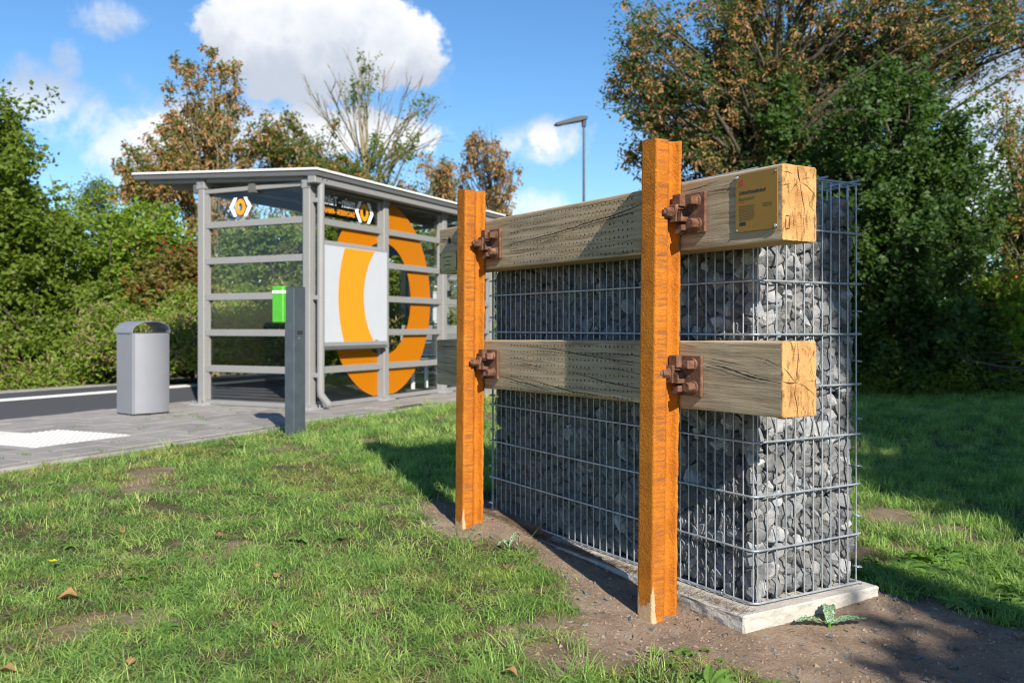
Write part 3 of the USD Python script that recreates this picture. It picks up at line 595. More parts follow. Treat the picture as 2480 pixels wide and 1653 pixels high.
def beam_mesh(x0, x1, zf, h, seed, waney):
    """zf(x): height of the top edge"""
    nX = 240; xs = np.linspace(x0, x1, nX); r = 0.006
    per = []
    y0, y1 = YB, YB + TB
    def seg(p, q, n): return [tuple(np.array(p) + (np.array(q) - np.array(p)) * t) for t in np.linspace(0, 1, n, endpoint=False)]
    per += seg((y0, -h + r), (y0, -r), 22) + seg((y0, -r), (y0 + r, 0), 3) + seg((y0 + r, 0), (y1 - r, 0), 10) + seg((y1 - r, 0), (y1, -r), 2) + seg((y1, -r), (y1, -h + r), 10) + seg((y1, -h + r), (y1 - r, -h), 2) + seg((y1 - r, -h), (y0 + r, -h), 10) + seg((y0 + r, -h), (y0, -h + r), 3)
    per = np.array(per); n = len(per)
    V = np.zeros((nX, n, 3)); V[:, :, 0] = xs[:, None]; V[:, :, 1] = per[None, :, 0]; V[:, :, 2] = per[None, :, 1] + zf(xs)[:, None]
    flat = V.reshape(-1, 3)
    c = np.array([(y0 + y1) / 2, -h / 2]); nr = per - c; nr /= np.linalg.norm(nr, axis=1, keepdims=True)
    fy = np.where(per[:, 0] < y0 + 0.001, -1, np.where(per[:, 0] > y1 - 0.001, 1, 0)); fz = np.where(per[:, 1] > -0.001, 1, np.where(per[:, 1] < -h + 0.001, -1, 0))
    d = (fbm(flat * np.array([3, 60, 60]) + seed, 3, 7) - 0.5).reshape(nX, n) * 0.0035
    e = (fbm(flat * np.array([9, 20, 20]) + seed, 3, 8) - 0.5).reshape(nX, n) * 0.007
    corner = ((fy == 0) & (fz == 0))
    V[:, :, 1] += d * fy[None]; V[:, :, 2] += d * fz[None]
    V[:, :, 1] += np.where(corner, e * -nr[:, 0], 0); V[:, :, 2] += np.where(corner, e * -nr[:, 1], 0)
    if waney:                                                          # bark edge along the bottom
        w = np.exp(-((xs + 1.05) / 0.55) ** 4) * (0.006 + 0.022 * fbm(np.c_[xs * 5.0, 0 * xs, 0 * xs] + seed, 4, 3))
        near = np.clip(1 - (per[:, 1] + h) / 0.03, 0, 1)
        fr = np.clip(1 - (per[:, 0] - y0) / 0.04, 0, 1)
        V[:, :, 2] += w[:, None] * (near * fr)[None] * 1.0
        V[:, :, 1] += w[:, None] * (near * fr)[None] * 0.5
    vv = V.reshape(-1, 3); ii = np.arange(nX * n).reshape(nX, n); jj = np.roll(ii, -1, axis=1)
    F = np.stack([ii[:-1].ravel(), ii[1:].ravel(), jj[1:].ravel(), jj[:-1].ravel()], 1)
    tri = np.vstack([F[:, [0, 1, 2]], F[:, [0, 2, 3]]])
    cv = np.vstack([vv, [x0, c[0], c[1] + zf(x0)], [x1, c[0], c[1] + zf(x1)]]); k = len(vv)
    tri = np.vstack([tri, np.stack([np.full(n, k), ii[0], jj[0]], 1), np.stack([np.full(n, k + 1), jj[-1], ii[-1]], 1)])
    t = trimesh.Trimesh(cv, tri, process=False); t.fix_normals()
    return t, V
def end_cap(V):
    """fresh sawn end, 3 mm proud of the beam"""
    ringv = V[-1]; n = len(ringv); c = ringv.mean(0)
    r0 = c + (ringv - c) * 0.999; r1 = r0 + np.array([0.004, 0, 0]); r2 = c + (ringv - c) * 0.985 + np.array([0.006, 0, 0])
    ring3 = [c + (ringv - c) * s + np.array([0.006, 0, 0]) for s in (0.7, 0.4)]
    rings = [r0, r1, r2] + ring3
    vv = np.vstack(rings + [c[None] + np.array([0.006, 0, 0])]); k = len(rings); F = []
    i = np.arange(n); j = (i + 1) % n
    for s in range(k - 1): F += [np.stack([s * n + i, (s + 1) * n + i, (s + 1) * n + j], 1), np.stack([s * n + i, (s + 1) * n + j, s * n + j], 1)]
    F.append(np.stack([(k - 1) * n + i, np.full(n, k * n), (k - 1) * n + j], 1))
    t = trimesh.Trimesh(vv, np.vstack(F), process=False)
    if (t.face_normals[-5:, 0] < 0).all(): t.invert()
    return t
def ribbon(path, w, o, X, Y, Z, lift=0.0012, seed=0):
    """dark crack: jagged tapering strip on a face; path in face coordinates"""
    r = np.random.default_rng(seed); path = np.array(path, float)
    d = np.r_[0, np.cumsum(np.linalg.norm(np.diff(path, axis=0), axis=1))]
    n = max(6, int(d[-1] / 0.008)); s = np.linspace(0, d[-1], n)
    p = np.c_[np.interp(s, d, path[:, 0]), np.interp(s, d, path[:, 1])]
    p[:, 1] += np.cumsum(r.normal(0, 0.0006, n)) * np.sin(np.linspace(0, np.pi, n))
    ww = w * np.sin(np.linspace(0.12, np.pi - 0.12, n)) * r.uniform(0.5, 1.2, n)
    t = np.gradient(p, axis=0); t /= np.linalg.norm(t, axis=1, keepdims=True); nn = np.c_[-t[:, 1], t[:, 0]]
    a, b = p + nn * ww[:, None] / 2, p - nn * ww[:, None] / 2
    V = np.vstack([np.c_[a, np.full(n, lift)], np.c_[b, np.full(n, lift)]])
    i = np.arange(n - 1)
    return place(trimesh.Trimesh(V, np.vstack([np.stack([i, n + i, n + i + 1], 1), np.stack([i, n + i + 1, i + 1], 1)]), process=False), o, X, Y, Z)
FX, FY_, FZ = np.array([1.0, 0, 0]), np.array([0, 0, 1.0]), np.array([0, -1.0, 0])     # front faces of the beams: right, up, outwards
EXx, EYy, EZz = np.array([0, 1.0, 0]), np.array([0, 0, 1.0]), np.array([1.0, 0, 0])
topU = lambda x: 1.570 + 0.006 * (-(x - 0.3)) ; topL = lambda x: 0.981 - 0.0105 * (-(x - 0.3))
beams = []
for nm, zf, x0, seed, wan, ctr in (('upper', topU, -2.247, 1.0, False, (-0.10, 1.52)), ('lower', topL, -2.28, 5.0, True, (-0.115, 0.835))):
    me, V = beam_mesh(x0, 0.294, zf, 0.255, seed, wan)
    be = obj('timber_beam', me, 'old_wood', buf, smooth=35, label=f'{nm} weathered timber beam')
    end_grain_look(f'end_grain_{nm}', ctr, (seed, seed, seed))
    obj('sawn_end', end_cap(V), f'end_grain_{nm}', be, smooth=35)
    beams.append((be, zf))
    # cracks on the front face
    R_ = np.random.default_rng(int(seed) + 40)
    cr = []
    def C(path, w): cr.append(ribbon(path, w, (0, YB, 0), FX, FY_, FZ, lift=0.0028, seed=int(R_.integers(1e6))))
    if nm == 'upper':
        C([(-1.52, 1.435), (-1.25, 1.452), (-1.05, 1.466), (-0.85, 1.490), (-0.62, 1.507), (-0.38, 1.53), (-0.30, 1.538)], 0.0055)
        C([(-1.52, 1.43), (-1.38, 1.440), (-1.30, 1.441)], 0.004); C([(-1.20, 1.412), (-1.05, 1.438), (-0.98, 1.440)], 0.003)
        C([(-0.80, 1.470), (-0.55, 1.487), (-0.42, 1.497)], 0.004); C([(-1.1, 1.545), (-0.7, 1.554), (-0.3, 1.561)], 0.002)
        C([(-2.24, 1.524), (-2.16, 1.521), (-2.12, 1.515)], 0.006); C([(-2.10, 1.508), (-2.06, 1.489), (-1.9, 1.487)], 0.006)
        C([(-0.19, 1.535), (-0.09, 1.541), (0.0, 1.553)], 0.003); C([(-0.05, 1.516), (0.09, 1.512)], 0.0025); C([(0.02, 1.525), (0.08, 1.535)], 0.002)
        C([(0.255, 1.505), (0.298, 1.508)], 0.0035)
        for k in range(16):
            x = R_.uniform(-2.2, 0.0); z = R_.uniform(1.335, 1.56); C([(x, z), (x + R_.uniform(.08, .3), z + R_.uniform(-.002, .01))], R_.uniform(.0006, .0014))
    else:
        C([(-0.06, 0.895), (0.06, 0.880), (0.15, 0.862), (0.22, 0.853), (0.298, 0.842)], 0.006); C([(-0.07, 0.918), (0.05, 0.903), (0.14, 0.893)], 0.003); C([(0.12, 0.878), (0.20, 0.864), (0.24, 0.859)], 0.003)
        C([(0.18, 0.925), (0.25, 0.912), (0.298, 0.895)], 0.0028); C([(-0.07, 0.885), (-0.02, 0.88)], 0.003); C([(-0.2, 0.963), (-0.1, 0.955)], 0.003)
        C([(-1.30, 0.935), (-1.0, 0.925), (-0.75, 0.905), (-0.5, 0.89), (-0.3, 0.88)], 0.0035); C([(-0.9, 0.92), (-0.6, 0.912), (-0.3, 0.905)], 0.0028); C([(-1.5, 0.876), (-1.3, 0.87), (-1.15, 0.868)], 0.003)
        C([(-1.35, 0.852), (-1.2, 0.84), (-1.12, 0.832)], 0.004); C([(-0.95, 0.83), (-0.7, 0.80), (-0.45, 0.782), (-0.3, 0.775)], 0.004); C([(-1.28, 0.775), (-1.1, 0.757), (-0.9, 0.742), (-0.7, 0.735)], 0.006)
        C([(-1.55, 0.777), (-1.4, 0.76), (-1.25, 0.745), (-1.1, 0.733)], 0.007); C([(-0.75, 0.86), (-0.5, 0.845), (-0.28, 0.835)], 0.0022); C([(-2.26, 0.918), (-2.18, 0.916), (-2.05, 0.918)], 0.005)
        C([(-2.27, 0.83), (-2.1, 0.826), (-2.02, 0.82)], 0.003); C([(-2.26, 0.79), (-2.1, 0.775), (-2.03, 0.77)], 0.003); C([(-2.2, 0.86), (-2.08, 0.85)], 0.002); C([(-1.2, 0.905), (-0.95, 0.895)], 0.002)
        for k in range(26):
            x = R_.uniform(-2.2, 0.0); z = R_.uniform(0.74, 0.95); C([(x, z), (x + R_.uniform(.08, .3), z - R_.uniform(0, .022))], R_.uniform(.0006, .0016))
    obj('crack', cat(cr), 'wood_dark', be)
    ce = []
    def CE(path, w): ce.append(ribbon(path, w, (0.3005, 0, 0), EXx, EYy, EZz, lift=0.0006, seed=int(R_.integers(1e6))))
    if nm == 'upper':
        CE([(-0.108, 1.566), (-0.104, 1.535), (-0.097, 1.517)], 0.006); CE([(-0.098, 1.518), (-0.092, 1.49), (-0.082, 1.45), (-0.072, 1.41)], 0.003); CE([(-0.098, 1.517), (-0.06, 1.505), (-0.03, 1.48), (-0.018, 1.468)], 0.0026)
        CE([(-0.098, 1.517), (-0.125, 1.50), (-0.14, 1.478)], 0.0018); CE([(-0.178, 1.499), (-0.155, 1.504), (-0.145, 1.506)], 0.003); CE([(-0.178, 1.542), (-0.16, 1.545), (-0.13, 1.538)], 0.0016); CE([(-0.045, 1.535), (-0.09, 1.522)], 0.0014); CE([(-0.05, 1.44), (-0.02, 1.415)], 0.0016); CE([(-0.112, 1.36), (-0.110, 1.318)], 0.002)
        for (y, z) in ((-0.165, 1.375), (-0.148, 1.375)): CE([(y, z - 0.022), (y + .001, z + 0.022)], 0.004)
        for z in (1.353, 1.397): CE([(-0.166, z), (-0.147, z + .001)], 0.004)
    else:
        CE([(-0.108, 0.975), (-0.104, 0.93), (-0.112, 0.88), (-0.118, 0.842)], 0.0035); CE([(-0.118, 0.842), (-0.122, 0.80), (-0.110, 0.76), (-0.104, 0.728)], 0.0035); CE([(-0.178, 0.895), (-0.155, 0.878), (-0.13, 0.852), (-0.118, 0.842)], 0.003)
        CE([(-0.178, 0.846), (-0.145, 0.842), (-0.118, 0.842)], 0.0045); CE([(-0.118, 0.842), (-0.08, 0.833), (-0.045, 0.812), (-0.02, 0.795)], 0.0022); CE([(-0.06, 0.90), (-0.035, 0.935), (-0.02, 0.95)], 0.0014); CE([(-0.138, 0.98), (-0.133, 0.955)], 0.003)
        CE([(-0.06, 0.845), (-0.02, 0.846)], 0.0016)
    obj('end_crack', cat(ce), 'wood_crack_end', be)
    # rows of incised marks
    hl = []
    for r_ in range(8):
        for c_ in range(33):
            x = -1.445 + c_ * 0.0298 + R_.normal(0, .0012); z = zf(x) - 0.026 - r_ * 0.0302 + R_.normal(0, .0012)
            if R_.random() < 0.06: continue
            hw, hh = R_.uniform(.0027, .0040), R_.uniform(.0036, .0056)
            k = np.arange(6) * np.pi / 3
            V_ = np.c_[np.r_[0, np.cos(k) * hw], np.r_[0, np.sin(k) * hh], np.full(7, 0.0026)]
            i_ = np.arange(1, 7); hl.append(place(trimesh.Trimesh(V_, np.stack([0 * i_, i_, i_ % 6 + 1], 1), process=False), (x, YB, z), FX, FY_, FZ))
    obj('incised_mark', cat(hl), 'wood_dark', be, kind='stuff')
# the knot at the far end of the upper beam
kn = trimesh.creation.icosphere(2, 1.0); kn.apply_scale((0.016, 0.005, 0.022)); kn.apply_translation((-2.125, YB, 1.513))
obj('knot', kn, 'wood_dark', beams[0][0], smooth=True)

def hexprism(c, r, axis_y0, axis_y1, n=6, rot=0.0):
    k = np.arange(n) * 2 * np.pi / n + rot
    P = np.vstack([np.c_[c[0] + s * r * np.cos(k), np.full(n, y), c[1] + s * r * np.sin(k)] for y, s in ((axis_y0, 1), (axis_y1 + 0.002, 1), (axis_y1, 0.9))])
    return trimesh.convex.convex_hull(P)
def discy(c, r, y0, y1, n=20): return hexprism(c, r, y0, y1, n)
def clamp(x0, z0, seed):
    """clamp seated on the beam's front face; x0, z0: lower left corner of its plate"""
    r = np.random.default_rng(seed); Y = YB - 0.002
    c = UsdGeom.Xform.Define(stage, numbered(str(buf.GetPrim().GetPath()), 'rail_clamp'))
    q = lambda *a: bx(x0 + a[0], x0 + a[1], Y - a[3], Y - a[2], z0 + a[4], z0 + a[5], 0.002)
    obj('base_plate', q(-0.045, 0.142, 0.0, 0.013, 0, 0.150), 'clamp_rust', c)
    obj('lug', q(-0.004, 0.040, 0.013, 0.040, 0.104, 0.150), 'clamp_rust', c); obj('lug', q(0.0, 0.042, 0.013, 0.034, 0.002, 0.036), 'clamp_rust', c)
    obj('clamp_block', cat([q(-0.012, 0.030, 0.013, 0.052, 0.046, 0.112), q(0.030, 0.056, 0.013, 0.046, 0.046, 0.086)]), 'clamp_rust', c)
    bc = (x0 + 0.004, z0 + 0.082)
    obj('bolt', discy(bc, 0.0105, Y - 0.05, Y - 0.094, 14), 'clamp_rust', c, smooth=30)
    obj('washer', discy(bc, 0.021, Y - 0.052, Y - 0.059), 'clamp_rust', c, smooth=30)
    obj('nut', hexprism(bc, 0.0195, Y - 0.059, Y - 0.083, rot=r.uniform(0, 1)), 'clamp_rust', c)
    for dx, dz, rr in ((0.100, 0.118, 0.021), (0.104, 0.034, 0.0195)):
        obj('washer', discy((x0 + dx, z0 + dz), 0.024, Y - 0.013, Y - 0.019), 'clamp_rust', c, smooth=30)
        t = hexprism((x0 + dx, z0 + dz), rr, Y - 0.019, Y - 0.052, 4 if dz > 0.1 else 6, rot=r.uniform(0, 1) if dz < 0.1 else math.pi / 4 + r.uniform(-.1, .1)).subdivide().subdivide()
        v = np.array(t.vertices); t.vertices = v + t.vertex_normals * (fbm(v * 140, 2, seed)[:, None] - 0.5) * 0.004
        obj('bolt_head', t, 'clamp_rust', c, smooth=40)
for i, (x0, z0) in enumerate(((-0.196, 1.373), (-0.216, 0.772), (-1.682, 1.375), (-1.708, 0.762))): clamp(x0, z0, 20 + i)

# plaques
def plaque(x0, x1, z0, z1, mat, label, th=0.004):
    pq = UsdGeom.Xform.Define(stage, numbered(str(buf.GetPrim().GetPath()), 'plaque')); tag(pq, label=label)
    obj('plate', bx(x0, x1, YB - 0.003 - th, YB - 0.003, z0, z1, 0.0008), mat, pq)
    return pq
P1 = plaque(0.0935, 0.2855, 1.357, 1.558, 'brass', 'large brass plaque at the near end of the upper beam')
YT = YB - 0.0071
def write(text, x, z, width, mat, parent, name='lettering', bold=False, hgt=None, y=YT):
    t = meshkit.text_mesh(text, 0.01, 0.0005, bold); v = np.array(t.vertices)
    s = width / (v[:, 0].max() - v[:, 0].min()); sy = s if hgt is None else hgt / 0.01
    v[:, 0] = (v[:, 0] - v[:, 0].min()) * s; v[:, 1] *= sy; t.vertices = v
    return obj(name, place(t, (x, y, z), FX, FY_, FZ), mat, parent)
write('Zukunftsbahnhof', 0.111, 1.4875, 0.124, 'print_black', P1, bold=True)
write('Beyendorf', 0.111, 1.466, 0.073, 'print_faint', P1)
q = 0.0208
fr_ = sbox(0, 0, q, q * 0.92).buffer(-0.0005).buffer(0.001); ro = fr_.difference(fr_.buffer(-0.0019))
obj('emblem', place(extr(ro, 0.0005), (0.111, YT, 1.518), FX, FY_, FZ), 'print_red', P1)
write('DB', 0.1137, 1.5222, 0.0155, 'print_red', P1, name='emblem', bold=True, hgt=0.0105)
obj('red_rule', bx(0.111, 0.133, YT - 0.0005, YT, 1.4595, 1.4615), 'print_red', P1)
R_ = np.random.default_rng(8)
dashes = []
for k in range(10):
    x = 0.111; z = 1.4455 - k * 0.0054; end = 0.188 - R_.uniform(0, 0.012)
    while x < end - 0.004:
        w = min(R_.uniform(0.004, 0.013), end - x); dashes.append(bx(x, x + w, YT - 0.0004, YT, z, z + 0.0019)); x += w + 0.0016
for k in range(3):
    x = 0.221; z = 1.4455 - k * 0.0048
    while x < 0.262:
        w = min(R_.uniform(0.004, 0.011), 0.263 - x); dashes.append(bx(x, x + w, YT - 0.0004, YT, z, z + 0.0016)); x += w + 0.0015
obj('small_print', cat(dashes), 'print_faint', P1)
obj('logo_panel', place(extr(sbox(0, 0, 0.030, 0.012).buffer(-0.003).buffer(0.003), 0.0005), (0.113, YT, 1.379), FX, FY_, FZ), 'print_black', P1)
for (x, z, r_) in ((0.1005, 1.5485, 0.0062), (0.2785, 1.5485, 0.0035), (0.277, 1.366, 0.0062), (0.101, 1.364, 0.0035)):
    s_ = cat([discy((x, z), r_, YT, YT - 0.0018, 16), discy((x, z), r_ * 0.4, YT - 0.0018, YT - 0.003, 6)])
    obj('screw', s_, 'screw_metal', P1, smooth=30)
P2 = plaque(-2.236, -2.030, 1.342, 1.447, 'brass_old', 'small dull brass plaque at the far end of the upper beam')
for k, (x, w, z) in enumerate(((-2.185, 0.10, 1.416), (-2.15, 0.035, 1.394), (-2.178, 0.085, 1.372), (-2.16, 0.05, 1.350))):
    d_ = []; xx_ = x
    while xx_ < x + w - .004: ww_ = min(R_.uniform(.006, .014), x + w - xx_); d_.append(bx(xx_, xx_ + ww_, YT - 0.0004, YT, z, z + (0.007 if k < 3 else 0.003))); xx_ += ww_ + .0025
    obj('lettering', cat(d_), 'print_faint', P2)
for (x, z) in ((-2.228, 1.437), (-2.038, 1.438), (-2.038, 1.352), (-2.226, 1.350)): obj('screw', discy((x, z), 0.004, YT, YT - 0.002, 10), 'print_black', P2)

# ------------------------------------------------------------------ shelter
sh = thing('platform_shelter', 'grey steel and glass platform shelter with a flat white roof and a big orange ring', 'shelter')
LM, SW = 1.485, 1.57
PA = [0.0, LM, 2 * LM, 3 * LM]
def post_at(a, b, top, label=None):
    p = obj('post', cat([bab(a - 0.055, a + 0.055, b - 0.05, b + 0.05, ZP, top, 0.008), bab(a - 0.004, a + 0.004, b - 0.056, b + 0.056, ZP, top - 0.02)]), 'shelter_grey', sh)
    obj('base_plate', bab(a - 0.14, a + 0.10, b - 0.12, b + 0.10, ZP, ZP + 0.018, 0.003), 'alu', p)
    for da, db in ((-0.11, -0.09), (0.075, -0.09), (-0.11, 0.075)):
        obj('anchor_bolt', toW(cyl((a + da, b + db, ZP + 0.015), (a + da, b + db, ZP + 0.055), 0.011, 8)), 'screw_metal', p)
    obj('head_bracket', bab(a - 0.062, a + 0.062, b - 0.062, b + 0.062, top - 0.12, top - 0.02, 0.004), 'shelter_grey', p)
    for db in (-0.035, 0.035): obj('bolt', toW(cyl((a - 0.060, b + db, top - 0.05), (a - 0.07, b + db, top - 0.05), 0.010, 8)), 'screw_metal', p)
    return p
roofz = lambda b: 2.735 + 0.052 * (b + 0.18)
for a in PA: post_at(a, 0.0, 2.70)
for a in (PA[0], PA[3]): post_at(a, SW, 2.79)
post_at(PA[3], 0.8, 2.75)
BARS = [(2.198, 2.274), (1.770, 1.848), (1.343, 1.423), (0.920, 0.998), (0.493, 0.573), (0.105, 0.155)]
# near side panel (a = 0) and its twin (a = 3 LM)
for a in (PA[0], PA[3]):
    for z0, z1 in BARS + [(2.612, 2.662)]:
        obj('cross_bar', bab(a - 0.022, a + 0.020, 0.056, SW - 0.056, z0, z1, 0.004), 'shelter_grey', sh)
    for b0 in (0.051, SW - 0.085): obj('frame_upright', bab(a - 0.014, a + 0.03, b0, b0 + 0.034, 0.16, 2.61), 'shelter_grey', sh)
    zz = [(0.155, 0.493), (0.573, 0.920), (0.998, 1.343), (1.423, 1.770), (1.848, 2.198), (2.274, 2.612)]
    for z0, z1 in zz: obj('glass_pane', bab(a + 0.022, a + 0.030, 0.085, SW - 0.085, z0 - 0.02, z1 + 0.02), 'glass', sh)
# long back wall (b = 0)
for k in range(3):
    a0, a1 = PA[k] + 0.062, PA[k + 1] - 0.062
    bars = BARS if k else [BARS[0], (1.985, 2.025), (0.755, 0.790), BARS[4], BARS[5]]
    for z0, z1 in bars: obj('cross_bar', bab(a0, a1, -0.020, 0.022, z0, z1, 0.004), 'shelter_grey', sh)
    for aa in (a0, a1 - 0.034): obj('frame_upright', bab(aa, aa + 0.034, -0.012, 0.0305, 0.156, 2.60), 'shelter_grey', sh)
    edges = [0.13] + [v for z in sorted(bars)[1:] for v in ((z[0] + z[1]) / 2,)] + [2.62]
    for z0, z1 in zip(edges[:-1], edges[1:]): obj('glass_pane', bab(a0 + 0.034, a1 - 0.034, 0.024, 0.0305, z0, z1 - 0.003), 'glass', sh)
    obj('head_beam', bab(a0, a1, -0.03, 0.05, 2.60, 2.70, 0.004), 'shelter_dark', sh)
# ring film on the glass
ell = lambda ca, cz, ra, rz: affinity.scale(Point(ca, cz).buffer(1.0, 48), ra, rz)
RING = ell(1.525, 1.382, 1.145, 1.24).difference(ell(1.525, 1.388, 0.64, 0.715))
def film(poly, b, th, mat, name, parent, mirror=False):
    g = extr(poly, th); v = np.array(g.vertices)                      # local x -> a, y -> z, thickness towards the lawn
    g.vertices = np.c_[v[:, 0], b - v[:, 2], v[:, 1]]
    g = toW(g); g.fix_normals()
    return obj(name, g, mat, parent)
PANEL = (0.075, 1.40, 0.805, 1.985)
for k in range(2):
    clip_ = sbox(PA[k] + 0.1, 0.165, PA[k + 1] - 0.1, 2.60)
    pr_ = RING.intersection(clip_)
    if k == 0: pr_ = pr_.intersection(sbox(-1, 0, 9, 2.2)).difference(sbox(PANEL[0], PANEL[2] + 0.02, 1.42, PANEL[3] + 0.02))
    for g_ in getattr(pr_, 'geoms', [pr_]):
        if g_.area > 1e-4: film(g_, 0.0225, 0.0012, 'orange_film', 'orange_ring', sh)
# poster panel
pa = UsdGeom.Xform.Define(stage, numbered(str(sh.GetPrim().GetPath()), 'poster_panel'))
obj('backing', bab(PANEL[0], PANEL[1], -0.115, -0.035, PANEL[2], PANEL[3], 0.004), 'alu', pa)
obj('face', bab(PANEL[0] + 0.012, PANEL[1] - 0.012, -0.119, -0.1155, PANEL[2] + 0.045, PANEL[3] - 0.03), 'poster_white', pa)
film(RING.intersection(sbox(PANEL[0] + 0.016, PANEL[2] + 0.05, PANEL[1] - 0.016, PANEL[3] - 0.035)), -0.1192, 0.001, 'poster_orange', 'orange_arc', pa)
obj('bottom_rail', bab(PANEL[0] - 0.004, PANEL[1] + 0.004, -0.112, -0.03, PANEL[2] - 0.035, PANEL[2] - 0.002), 'shelter_dark', pa)
obj('mark', bab(1.12, 1.19, -0.1205, -0.1192, PANEL[2] + 0.052, PANEL[2] + 0.062), 'print_black', pa)
# logos: bracket shapes around a small ring
def logo(cu, cz, R, put, parent):
    h = Polygon([(-1.52 * R, 0), (-0.88 * R, -R), (-0.42 * R, -R), (-1.02 * R, 0), (-0.42 * R, R), (-0.88 * R, R)])
    for s in (1, -1): put(affinity.translate(affinity.scale(h, s, 1, origin=(0, 0)), cu, cz), 'logo_white', 'chevron')
    rg = affinity.scale(Point(0, 0).buffer(1, 24), 0.66 * R, 0.84 * R).difference(affinity.scale(Point(0, 0).buffer(1, 24), 0.28 * R, 0.40 * R))
    put(affinity.translate(rg, cu, cz), 'logo_orange', 'small_ring')
lg = UsdGeom.Xform.Define(stage, numbered(str(sh.GetPrim().GetPath()), 'logo'))
def put_long(poly, mat, name): film(poly, 0.0225, 0.0012, mat, name, lg)
logo(1.10, 2.435, 0.128, put_long, lg)
def text_on_long(text, right_a, z, width, mat, bold=False, hgt=None):
    t = meshkit.text_mesh(text, 0.1, 0.001, bold); v = np.array(t.vertices)
    s = width / (v[:, 0].max() - v[:, 0].min())
    v[:, 0] = right_a - (v[:, 0] - v[:, 0].min()) * s; v[:, 1] = z + v[:, 1] * (s if hgt is None else hgt / 0.1)
    t = trimesh.Trimesh(np.c_[v[:, 0], 0.0225 - v[:, 2], v[:, 1]], t.faces, process=False); t = toW(t); t.fix_normals()
    obj('lettering', t, mat, sh)
text_on_long('mein-Takt.de', 0.90, 2.455, 0.76, 'logo_white', bold=True, hgt=0.098)
text_on_long('SACHSEN-ANHALT', 0.90, 2.352, 0.70, 'logo_orange', bold=True, hgt=0.058)
lg2 = UsdGeom.Xform.Define(stage, numbered(str(sh.GetPrim().GetPath()), 'logo'))
def put_side(poly, mat, name):
    g_ = extr(poly, 0.0012); v = np.array(g_.vertices); g_.vertices = np.c_[0.0205 - v[:, 2], v[:, 0], v[:, 1]]
    g_ = toW(g_); g_.fix_normals(); obj(name, g_, mat, lg2)
logo(1.02, 2.435, 0.112, put_side, lg2)
# roof
rf = UsdGeom.Xform.Define(stage, numbered(str(sh.GetPrim().GetPath()), 'roof'))
def slab_roof(a0, a1, b0, b1, d0, d1):
    P = [(a, b, roofz(b) + d) for a in (a0, a1) for b in (b0, b1) for d in (d0, d1)]
    return toW(trimesh.convex.convex_hull(np.array(P)))
obj('roof_sheet', slab_roof(-0.12, 4.60, -0.20, 2.64, 0.030, 0.052), 'roof_white', rf)
obj('roof_edge', slab_roof(-0.105, 4.585, -0.185, 2.625, -0.030, 0.0275), 'shelter_dark', rf)
obj('soffit', slab_roof(-0.09, 4.57, -0.10, 2.40, -0.036, -0.0305), 'roof_under', rf)
for a in np.arange(0.35, 4.5, 0.62): obj('rafter', slab_roof(a, a + 0.06, 0.06, 2.45, -0.10, -0.037), 'roof_under', rf)
for b in (0.75, 1.60): obj('purlin', bab(-0.06, 4.55, b, b + 0.08, roofz(b) - 0.20, roofz(b) - 0.102), 'shelter_dark', rf)
for a in (PA[0], PA[3]): obj('side_rail', slab_roof(a - 0.03, a + 0.03, 0.06, 2.45, -0.075, -0.0365), 'shelter_grey', rf)
obj('gutter', cat([bab(-0.10, 4.56, -0.165, -0.055, 2.625, 2.735, 0.006)]), 'shelter_grey', sh)
for a in (0.02, 0.10): obj('bolt', toW(cyl((a, -0.16, 2.68), (a, -0.172, 2.68), 0.012, 8)), 'screw_metal', sh)
dp = UsdGeom.Xform.Define(stage, numbered(str(sh.GetPrim().GetPath()), 'downpipe'))
obj('pipe', toW(tube([(0.04, -0.13, 2.63), (0.04, -0.13, 0.33), (0.04, -0.13, 0.27), (0.08, -0.16, 0.20), (0.11, -0.18, 0.16)], 0.042, 18, cap=False)), 'shelter_grey', dp, smooth=40)
for z in (2.42, 1.33, 0.46): obj('pipe_bracket', bab(-0.01, 0.06, -0.12, -0.045, z, z + 0.05, 0.004), 'shelter_grey', dp)
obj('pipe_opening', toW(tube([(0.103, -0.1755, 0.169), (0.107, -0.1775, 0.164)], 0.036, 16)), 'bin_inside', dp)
# bench inside, against the far end
bn = thing('bench', 'grey metal bench inside the shelter behind the orange ring', 'bench')
for z, b in ((0.56, 0.36), (0.56, 0.45), (0.56, 0.54), (0.56, 0.63), (0.72, 0.24), (0.84, 0.22), (0.96, 0.20)):
    obj('slat', bab(2.25, 4.1, b, b + 0.07 if z < 0.6 else b + 0.02, z, z + (0.02 if z < 0.6 else 0.09), 0.004), 'alu', bn)
for a in (2.4, 3.95): obj('leg', cat([bab(a, a + 0.05, 0.40, 0.58, ZP - 0.004, 0.56), bab(a, a + 0.05, 0.20, 0.25, 0.45, 1.05)]), 'shelter_dark', bn)
# things on the platform seen through the glass
cb = thing('drum_stand', 'white frame with two pale grey drums inside the shelter beyond the third post', 'stand')
for z0 in (0.62, 1.12): obj('drum', toW(cat([cyl((3.62, 0.62, z0), (3.62, 0.62, z0 + 0.42), 0.15, 20), cyl((3.62, 0.62, z0 + 0.42), (3.62, 0.62, z0 + 0.44), 0.16, 20)])), 'poster_white', cb, smooth=40)
obj('frame', cat([bab(3.42, 3.46, 0.76, 0.80, ZP - .004, 1.75), bab(3.80, 3.84, 0.76, 0.80, ZP - .004, 1.75)] + [bab(3.42, 3.84, 0.44, 0.80, z, z + 0.02) for z in (0.60, 1.09, 1.62)]), 'logo_white', cb)
obj('orange_shelf', bab(3.30, 3.90, 0.40, 0.44, 0.84, 0.90), 'logo_orange', cb)
sg = thing('hanging_sign', 'long dark sign with a blue band hanging under the shelter roof', 'sign')
obj('board', bab(2.2, 4.2, 1.20, 1.24, 2.13, 2.40, 0.004), 'shelter_dark', sg)
